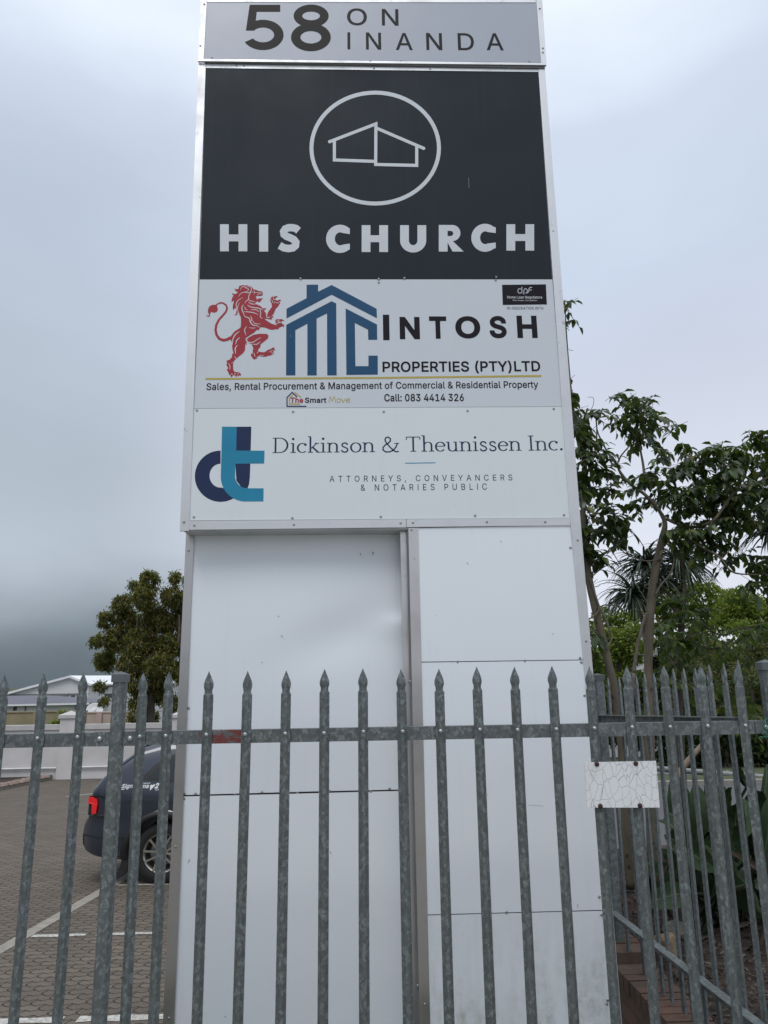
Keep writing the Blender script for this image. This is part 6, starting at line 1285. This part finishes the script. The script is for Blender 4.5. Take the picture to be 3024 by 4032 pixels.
def tree(name, label, cat, group, trunk, tr, blobs, Y, dY, lump, tufts, leaf, w, mat, bark='bark2', limbs=(), detail=False, updir=.5):
    r = thing(name, at(*trunk[0], Y), label, cat, group)
    b = MB(); limb(b, trunk, Y, tr, 8); tk = b.build('trunk', M[bark], r, True)
    for pts, rr in limbs:
        b = MB(); limb(b, pts, Y, rr, 7); b.build('branch', M[bark], r, True)
    b = MB(); crown(b, blobs, Y, dY, lump, tufts, leaf, w, detail, updir); b.build('crown', M[mat], r)
    return r
G = 'rounded green trees beyond the road'
tree('rounded_tree', 'bright green rounded tree seen between the sign and the leaning trunk', 'tree', G, [(2440, 3010), (2440, 2800), (2435, 2560)], (22, 8), [(2400, 2440, 60), (2340, 2500, 50), (2460, 2450, 60), (2420, 2520, 70), (2350, 2600, 60), (2500, 2500, 45), (2440, 2600, 70), (2480, 2590, 60), (2520, 2560, 40), (2400, 2690, 70), (2350, 2700, 50), (2480, 2680, 60)], 33, .8, .30, 44, .15, .10, 'leafB')
tree('rounded_tree', 'bright green tree behind the aloe rosettes', 'tree', G, [(2640, 3010), (2640, 2800), (2645, 2450)], (22, 8), [(2600, 2330, 45), (2660, 2310, 50), (2560, 2400, 45), (2620, 2390, 55), (2690, 2370, 55), (2740, 2340, 55), (2780, 2330, 50), (2720, 2420, 60), (2790, 2400, 60), (2840, 2360, 45), (2650, 2460, 60), (2760, 2490, 60)], 36, .8, .32, 40, .16, .11, 'leafB')
tree('rounded_tree', 'domed yellow green tree at the right under open sky', 'tree', G, [(2930, 3000), (2930, 2800), (2925, 2450)], (24, 9), [(2920, 2345, 40), (2900, 2380, 50), (2960, 2370, 50), (2860, 2410, 50), (2990, 2390, 45), (2930, 2420, 70), (2850, 2450, 60), (3000, 2430, 55), (2900, 2480, 60), (2960, 2470, 60), (3040, 2400, 50), (3060, 2440, 60)], 34, .8, .30, 44, .15, .10, 'leafB')
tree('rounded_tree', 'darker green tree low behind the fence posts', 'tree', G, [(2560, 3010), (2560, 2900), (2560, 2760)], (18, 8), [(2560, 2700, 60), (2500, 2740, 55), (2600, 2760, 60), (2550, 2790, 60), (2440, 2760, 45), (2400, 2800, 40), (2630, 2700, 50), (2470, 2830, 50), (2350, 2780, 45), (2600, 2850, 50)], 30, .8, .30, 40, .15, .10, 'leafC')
H = 'olive bushes beyond the road'
tree('olive_bush', 'hazy olive bush filling the gap right of the rough barked tree', 'bush', H, [(2790, 3000), (2790, 2880), (2790, 2720)], (16, 8), [(2760, 2580, 55), (2820, 2600, 60), (2740, 2660, 60), (2800, 2680, 70), (2860, 2640, 60), (2770, 2750, 70), (2840, 2740, 70), (2720, 2760, 60), (2760, 2830, 60), (2830, 2830, 60)], 27, .7, .22, 34, .11, .06, 'leafO')
tree('olive_bush', 'hazy olive bush at the right edge behind the fence', 'bush', H, [(2960, 3000), (2960, 2880), (2960, 2720)], (16, 8), [(2900, 2600, 60), (2960, 2560, 60), (3010, 2540, 60), (2930, 2660, 65), (3000, 2640, 65), (2900, 2740, 65), (2970, 2740, 65), (3040, 2700, 70), (2920, 2830, 60), (2990, 2830, 60), (3060, 2640, 60)], 26, .7, .22, 34, .11, .06, 'leafO')
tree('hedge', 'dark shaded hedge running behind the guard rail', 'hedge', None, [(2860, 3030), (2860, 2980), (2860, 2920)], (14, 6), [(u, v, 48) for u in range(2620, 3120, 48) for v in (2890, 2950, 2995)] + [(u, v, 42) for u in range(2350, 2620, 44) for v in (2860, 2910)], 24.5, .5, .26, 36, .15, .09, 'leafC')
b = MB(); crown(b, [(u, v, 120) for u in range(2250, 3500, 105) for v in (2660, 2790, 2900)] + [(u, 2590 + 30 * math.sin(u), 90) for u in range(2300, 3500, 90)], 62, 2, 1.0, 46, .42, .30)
tag(b.build('far_wood', M['leafC']), 'dark green far wood closing the view beyond the rounded trees', None, None, 'stuff')
# ---- avocado tree behind the boundary wall
c3 = lambda L: [(.4822 * x, 2150 + .4822 * y, .4822 * r * .86) for x, y, r in L]
AV = c3([(1220, 290, 100), (1190, 240, 50), (1090, 320, 50), (1430, 260, 60), (1000, 480, 100), (1180, 430, 120), (1400, 410, 110), (870, 600, 80), (1050, 620, 125), (1280, 600, 150), (1430, 640, 90), (790, 770, 65), (950, 760, 120), (1150, 780, 145), (1350, 820, 140), (860, 930, 100), (1080, 950, 140), (1300, 1000, 150), (1440, 1000, 80), (1120, 1130, 100), (1300, 1180, 120), (820, 1150, 50), (850, 1270, 40), (1130, 1290, 80), (1400, 1280, 80), (1240, 1390, 60), (1500, 500, 120), (1520, 800, 140), (1530, 1050, 120), (1560, 300, 80), (1080, 1400, 40)])
def avocado():
    Y = 29; r = thing('avocado_tree', at(585, 3060, Y), 'dense bronze and green avocado tree behind the boundary wall left of the sign', 'tree')
    b = MB(); limb(b, [(590, 3060), (586, 2860), (592, 2760), (612, 2650), (640, 2560)], Y, [26, 22, 19, 15, 8], 9); b.build('trunk', M['bark2'], r, True)
    for pts, rr in (([(592, 2760), (560, 2640), (540, 2520), (545, 2420)], (11, 4)), ([(600, 2700), (660, 2620), (700, 2540), (705, 2420)], (11, 4)), ([(560, 2640), (500, 2570), (450, 2540)], (7, 3)), ([(592, 2760), (500, 2720), (430, 2700), (400, 2730)], (6, 2)), ([(612, 2650), (600, 2500), (590, 2380), (585, 2300)], (9, 3))):
        b = MB(); limb(b, pts, Y, rr, 7); b.build('branch', M['bark2'], r, True)
    PP, DD, NN, LL, WW = [], [], [], [], []
    for (u, v, rp_) in AV:
        yy = Y + rng.uniform(-.7, .7); c = np.array(at(u, v, yy)); rm = rp_ * pxm(yy); nt = max(10, int(230 * rm * rm / .28))
        for k in range(nt):
            d = rdir(1)[0]; p = c + d * rm * rng.uniform(.5, 1.0); a = d + np.array([0, 0, .55]); a /= np.linalg.norm(a); m = 10
            dd = rdir(m) * 1.1 + a * .35 + np.array([0, 0, -.7]) + rng.normal(size=3) * .4; PP.append(np.tile(p, (m, 1)) + rng.normal(size=(m, 3)) * .05); DD.append(dd); NN.append(np.tile([0, 0, 1.], (m, 1)) + rng.normal(size=(m, 3)) * .3)
            s = rng.uniform(.7, 1.2, size=m) * (.55 if rng.uniform() < .25 else 1); LL.append(.165 * s); WW.append(.058 * s)
    b = MB(); leaves(b, np.concatenate(PP), np.concatenate(DD), np.concatenate(NN), np.concatenate(LL), np.concatenate(WW), .3, .2, False); b.build('crown', M['leafV'], r)
avocado()
# ---- young plant behind the boundary wall
def young():
    Y = 27.2; r = thing('young_plant', at(240, 2900, Y), 'young yellow green plant rising behind the boundary wall', 'plant'); b = MB(); limb(b, [(238, 2900), (240, 2840), (246, 2800)], Y, (3, 1), 6); b.build('stem', M['bark2'], r)
    b = MB(); PP, DD = [], []
    for k in range(90): t = rng.uniform(0, 1); PP.append(np.array(at(238 + 8 * t, 2870 - 68 * t, Y)) ); d = rdir(1)[0]; d[2] = abs(d[2]) + .5; DD.append(d)
    for k in range(70): PP.append(np.array(at(225 + rng.uniform(-22, 22), 2852, Y))); d = rdir(1)[0]; d[2] = abs(d[2]) + .2; DD.append(d)
    n = len(PP); leaves(b, np.array(PP), np.array(DD), np.tile([0, -.4, 1.], (n, 1)), np.full(n, .24), np.full(n, .05), .4, .2, False); b.build('foliage', M['leafB'], r)
young()

# ---- strelitzia clump with paddle leaves
def m_paddle():
    t = NT('paddle leaf'); g = t.n("ShaderNodeTexCoord"); uvx, uvy, _ = t.sep(g.outputs['UV']); 
    ve = t.math('SINE', t.math('MULTIPLY', t.math('ADD', uvy, t.math('MULTIPLY', t.math('ABSOLUTE', t.math('SUBTRACT', uvx, .5)), -.35)), 190.0))
    n = t.noise(t.wpos(), 6, 4); oi = t.n("ShaderNodeObjectInfo").outputs['Random']
    c = t.ramp(n, [(.3, (.012, .029, .012)), (.7, (.028, .054, .019))]); c = t.mix(t.math('MULTIPLY', oi, .45), c, (.040, .062, .032)); c = t.mix(t.mr(ve, -.2, 1, 0, .3), c, (.020, .040, .018))
    mid = t.math('ABSOLUTE', t.math('SUBTRACT', uvx, .5)); c = t.mix(t.mr(mid, .035, .015, 0, .75), c, (.085, .115, .05))
    t.base(c); t.p(Roughness=.55); t.set(t.b, 'Specular IOR Level', .22); t.bump(ve, .25, .006); return t.m
M['paddle'] = m_paddle(); M['petiole'] = m_simple('green petiole', (.025, .034, .016), .55); M['deadleaf'] = m_simple('dead brown leaf', (.035, .024, .017), .9, 0, .3, 12)
def paddle(parent, p0, p1, width, curl=.25, bend=.12, mat='paddle', facing=None):
    p0, p1 = Vector(p0), Vector(p1); d = p1 - p0; L = d.length; d.normalize(); f = Vector(facing or (rng.uniform(-.4, .4), -1, rng.uniform(.0, .6))); sd = d.cross(f).normalized(); up = sd.cross(d).normalized()
    if up.z < 0: up = -up
    n = 12; m = 6; b = MB(); uv = []
    for i in range(n + 1):
        t = i / n; w = width * (math.sin(math.pi * min(1, t * .93 + .035)) ** .62) * (1 - .25 * t); c = p0 + d * L * t + up * (bend * L * math.sin(math.pi * t * .9)) - Vector((0, 0, 1)) * L * .10 * t * t
        for j in range(m + 1):
            s = j / m * 2 - 1; b.v.append(tuple(c + sd * s * w * .5 + up * (abs(s) ** 1.3 * w * curl) + up * .006 * math.sin(t * 26 + s * 4))); uv.append((j / m, t))
    for i in range(n):
        for j in range(m): a = i * (m + 1) + j; b.f.append((a, a + 1, a + m + 2, a + m + 1))
    o = b.build('leaf', M[mat], parent, True); lay = o.data.uv_layers.new(name='UVMap')
    for lp_ in o.data.loops: lay.data[lp_.index].uv = uv[lp_.vertex_index]
    return o
def strelitzia():
    r = thing('strelitzia_clump', (at(2860, 3700, 5.4).x, 5.4, soil_z(2.3, 5.4)), 'dark clump of strelitzia with big paddle leaves right of the side fence', 'plant')
    specs = [(2690, 3330, 2650, 3020, .16, 5.6), (2740, 3310, 2728, 3062, .13, 5.3), (2800, 3260, 2850, 3080, .11, 5.7), (2890, 3350, 2880, 3075, .10, 5.4), (2915, 3300, 2925, 3130, .11, 5.2), (2900, 3360, 2905, 3150, .12, 5.1), (2945, 3380, 2935, 3200, .10, 4.9), (2960, 3260, 2990, 3100, .13, 5.6), (3010, 3360, 3024, 3120, .13, 5.2), (3040, 3320, 3060, 3150, .16, 5.4), (2700, 3250, 2620, 3190, .13, 5.0), (2660, 3270, 2600, 3225, .12, 5.2), (2650, 3330, 2815, 3405, .12, 4.9), (2620, 3290, 2720, 3360, .13, 5.1),
             (2800, 3550, 2880, 3300, .13, 5.5), (2830, 3500, 2800, 3250, .15, 5.8), (2760, 3480, 2700, 3200, .15, 5.8), (2960, 3500, 2890, 3390, .12, 5.0), (3010, 3480, 3080, 3300, .16, 5.2), (2560, 3520, 2680, 3500, .13, 5.0), (2700, 3520, 2520, 3535, .12, 4.9), (2560, 3450, 2660, 3425, .10, 5.3), (2960, 3480, 3010, 3590, .15, 4.6), (3080, 3440, 2960, 3460, .16, 4.7), (2940, 3100, 2905, 3010, .05, 5.6), (3000, 3190, 3015, 2990, .05, 5.7), (2870, 3300, 2790, 3050, .10, 6.0), (2760, 3340, 2800, 3120, .13, 6.0), (2900, 3420, 2950, 3180, .13, 6.0), (2840, 3450, 2700, 3330, .12, 5.9), (3060, 3550, 2980, 3420, .15, 5.6)]
    for (u0, v0, u1, v1, w, Y) in specs:
        p0, p1 = at(u0, v0, Y), at(u1, v1, Y + rng.uniform(-.25, .25)); lf = paddle(r, p0, p1, w * 1.4, rng.uniform(.08, .3))
        g = Vector((at(2860, 3700, 5.5).x + rng.uniform(-.28, .28), 5.5 + rng.uniform(-.25, .3), soil_z(2.3, 5.4) - .02)); b = MB(); mid = (p0 + g) / 2 + Vector((0, 0, .08)); b.tube([g, mid, p0, p0 + (p1 - p0) * .3], [.014, .012, .010, .005], 6); b.build('petiole', M['petiole'], lf, True)
    for k in range(34):
        u0 = rng.uniform(2640, 3060); v0 = rng.uniform(3250, 3560); Y = rng.uniform(5.2, 6.3); paddle(r, at(u0, v0, Y), at(u0 + rng.uniform(-130, 130), v0 - rng.uniform(-60, 230), Y + rng.uniform(-.2, .3)), rng.uniform(.12, .2), rng.uniform(.08, .3))
    for k in range(26):
        g = Vector((at(2860, 3700, 5.3).x + rng.uniform(-.45, .5), 5.3 + rng.uniform(-.3, .4), soil_z(2.3, 5.3))); a = rng.uniform(0, 6.28); q = g + Vector((math.cos(a) * .35, math.sin(a) * .3, rng.uniform(-.1, .25))); paddle(r, g + Vector((0, 0, rng.uniform(.1, .6))), q, rng.uniform(.025, .055), .4, .35, 'deadleaf')['label'] = 'dead brown leaf hanging in the clump'
strelitzia()
# leaf litter, sticks and stones on the soil
def litter():
    b = MB(); M['litter'] = m_isl('leaf litter', [(0, (.020, .013, .010)), (.4, (.045, .029, .020)), (.75, (.08, .058, .042)), (1, (.14, .115, .09))])
    PP, DD, NN = [], [], []
    for k in range(7500):
        x = rng.uniform(1.66, 4.6); y = 2.95 + 5.5 * rng.uniform() ** 1.3; PP.append((x, y, soil_z(x, y) + rng.uniform(.002, .018))); a = rng.uniform(0, 6.28); DD.append((math.cos(a), math.sin(a), rng.uniform(-.1, .35))); NN.append((rng.normal() * .35, rng.normal() * .35, 1))
    n = len(PP); leaves(b, np.array(PP), np.array(DD), np.array(NN), rng.uniform(.02, .06, n), rng.uniform(.006, .022, n), .25, .3, True)
    for k in range(260):
        x = rng.uniform(1.66, 4.0); y = rng.uniform(2.95, 7); a = rng.uniform(0, 6.28); l = rng.uniform(.05, .22); z = soil_z(x, y) + .012; b.tube([(x, y, z), (x + math.cos(a) * l * .5, y + math.sin(a) * l * .5, z + .012), (x + math.cos(a) * l, y + math.sin(a) * l, z + .002)], rng.uniform(.002, .005), 4)
    tag(b.build('leaf_litter', M['litter']), 'dry leaves and sticks scattered over the planting soil', None, None, 'stuff')
litter()
def stone(c, s, mat, lab, seed):
    bm = bmesh.new(); bmesh.ops.create_icosphere(bm, subdivisions=3, radius=1); rr = np.random.default_rng(seed); pl = rr.normal(size=(9, 3)); pl /= np.linalg.norm(pl, axis=1, keepdims=True); off = rr.uniform(.55, .85, 9)
    for v in bm.verts:
        p = np.array(v.co)
        for n_, o_ in zip(pl, off):
            d = p @ n_ - o_
            if d > 0: p -= n_ * d
        v.co = Vector(p + rr.normal(size=3) * .012)
    me = bpy.data.meshes.new('stone'); 
    for v in bm.verts: v.co = Vector((v.co.x * s[0], v.co.y * s[1], v.co.z * s[2]))
    bm.to_mesh(me); bm.free(); me.materials.append(mat); o = bpy.data.objects.new('stone', me); COL.objects.link(o); o.location = c; ORG[o.name] = Vector(c); tag(o, lab, 'stone')
ms = m_simple('brown stone', (.20, .145, .095), .9, 0, .3, 14, .6); ms2 = m_simple('grey stone', (.17, .155, .135), .9, 0, .3, 14, .6)
p = at(2608, 3595, 4.75); stone((p.x, p.y, soil_z(p.x, p.y) + .06), (.085, .07, .10), ms, 'rounded brown stone on the soil behind the side fence', 3)
p = at(2650, 3555, 5.2); stone((p.x, p.y, soil_z(p.x, p.y) + .04), (.10, .07, .06), ms2, 'flat grey stone behind the brown stone', 5)

# ---- across the road: guard rail, shop sign, buildings, cars
def guardrail():
    M['armco'] = m_simple('guard rail steel', (.20, .21, .215), .6, .3, .12, 3); Y = 22; zt0 = at(2600, 3016, Y); zt1 = at(3024, 3050, 20.5); d = (zt1 - zt0); a = zt0 - d * 1.2; e = zt1 + d * 1.5
    r = thing('guard_rail', (zt0.x, Y, rz(Y)), 'grey steel guard rail along the far side of the road', 'guard rail'); b = MB(); prof = [(0, 0), (-.04, -.05), (-.04, -.10), (.02, -.15), (-.04, -.20), (-.04, -.26), (0, -.31)]
    for (p) in (a, e): b.v += [(p.x, p.y + o, p.z + z) for o, z in prof]
    k = len(prof); b.f = [(i, i + 1, k + i + 1, k + i) for i in range(k - 1)]; b.build('rail', M['armco'], r)
    for t in np.linspace(.05, .95, 9):
        p = a + (e - a) * t; c = MB(); c.box(p.x - .05, p.x + .05, p.y + .03, p.y + .12, p.z - 1.2, p.z + .02); c.build('post', M['armco'], r)
guardrail()
def far_right():
    Y = 48; wm = m_simple('pale far wall', (.55, .55, .56), .8); rd = m_simple('red sign face', (.42, .02, .03), .5); wt = m_simple('white sign letters', (.7, .7, .7), .5); bk = m_brick('far brick'); gr = m_simple('grey roof', (.25, .25, .26), .7)
    p = at(2330, 2594, Y); q = at(2358, 2628, Y); r = thing('shop_sign', ((p.x + q.x) / 2, Y, gz(Y)), 'red shop sign with white letters glimpsed beside the sign edge', 'sign')
    b = MB(); b.box(p.x - .6, q.x, Y, Y + .3, q.z, p.z); b.build('sign_face', rd, r); b = MB(); b.box(p.x - .1, p.x + .05, Y + .05, Y + .2, gz(Y), q.z - .001); b.build('pole', gr, r)
    for ch, u0, u1, v0, v1 in (('r', 2332, 2338, 2601, 2612), ('l', 2341, 2344, 2596, 2612), ('k', 2347, 2353, 2598, 2612)):
        a, c = at(u0, v0, Y), at(u1, v1, Y); vs, fs = glyph(ch, 12); b = MB(); b.add([(a.x + (c.x - a.x) * s, Y - .01, c.z + (a.z - c.z) * t) for s, t, lv in vs], fs); b.build('lettering', wt, r)
    Y = 60; a, c = at(2484, 2478, Y), at(2560, 2545, Y); r = thing('white_building', ((a.x + c.x) / 2, Y, gz(Y)), 'pale grey building showing through the gap between the bright trees', 'building')
    b = MB(); b.box(a.x, c.x, Y, Y + 8, gz(70) - 2, a.z); b.build('wall', wm, r); b = MB(); b.box(a.x - .3, c.x + .3, Y - .3, Y + 8.3, a.z + .001, a.z + .25); b.build('roof', gr, r)
    for k in range(2):
        x = a.x + .5 + k * 1.0; b = MB(); b.box(x, x + .5, Y - .03, Y - .002, a.z - 2.2, a.z - 1.5); b.build('window', gr, r)
    Y = 42; a, c = at(2505, 2917, Y), at(2545, 2962, Y); r = thing('brick_building', ((a.x + c.x) / 2, Y, gz(Y)), 'low red brick building glimpsed between the pales above the plaque', 'building')
    b = MB(); b.box(a.x - .5, c.x + .6, Y, Y + 5, gz(Y) - 1, a.z); b.build('wall', bk, r); b = MB(); b.box(a.x - .8, c.x + .9, Y - .3, Y + 5.3, a.z + .001, a.z + .22); b.build('roof', wm, r)
    # small parked cars far off
    glz = m_simple('far car glass', (.03, .035, .04), .15)
    def mini(u, v, Y, col, lab):
        o = at(u, v, Y); mt = m_simple('far car paint', col, .3); r = thing('parked_car', o, lab, 'car', 'cars parked beyond the road')
        pr = [(-2.0, .3), (-2.05, .7), (-1.9, .95), (-1.35, 1.0), (-.75, 1.42), (.75, 1.45), (1.35, .98), (2.0, .85), (2.08, .45), (2.0, .3)]
        b = MB(); n = len(pr); b.v = [(o.x + x, o.y - .8 + (.12 if z > 1.1 else 0), o.z + z) for x, z in pr] + [(o.x + x, o.y + .8 - (.12 if z > 1.1 else 0), o.z + z) for x, z in pr]
        b.f = [tuple(range(n)), tuple(reversed(range(n, 2 * n)))] + [(i, n + i, n + (i + 1) % n, (i + 1) % n) for i in range(n)]; fixn(b.build('body', mt, r))
        b = MB(); b.add([(o.x - 1.15, o.y - .81, o.z + 1.0), (o.x + 1.15, o.y - .81, o.z + 1.0), (o.x + .68, o.y - .70, o.z + 1.38), (o.x - .7, o.y - .70, o.z + 1.36)], [(0, 1, 2, 3)]); b.build('window', glz, r)
        for wx in (-1.25, 1.3):
            b = MB(); b.lathe([(.0, -.01), (.2, -.01), (.31, 0), (.31, .2), (0, .2)], (o.x + wx, o.y - .82, o.z + .31), (0, 1, 0), 16); fixn(b.build('wheel', M['rubber_far'], r))
    M['rubber_far'] = m_simple('far tyre', (.02, .02, .02), .8)
    mini(2436, 3012, 33, (.6, .6, .6), 'white car far beyond the side fence, left of the rear pales'); mini(2590, 3010, 34, (.55, .56, .58), 'silver white car far beyond the fence just above the plaque')
far_right()
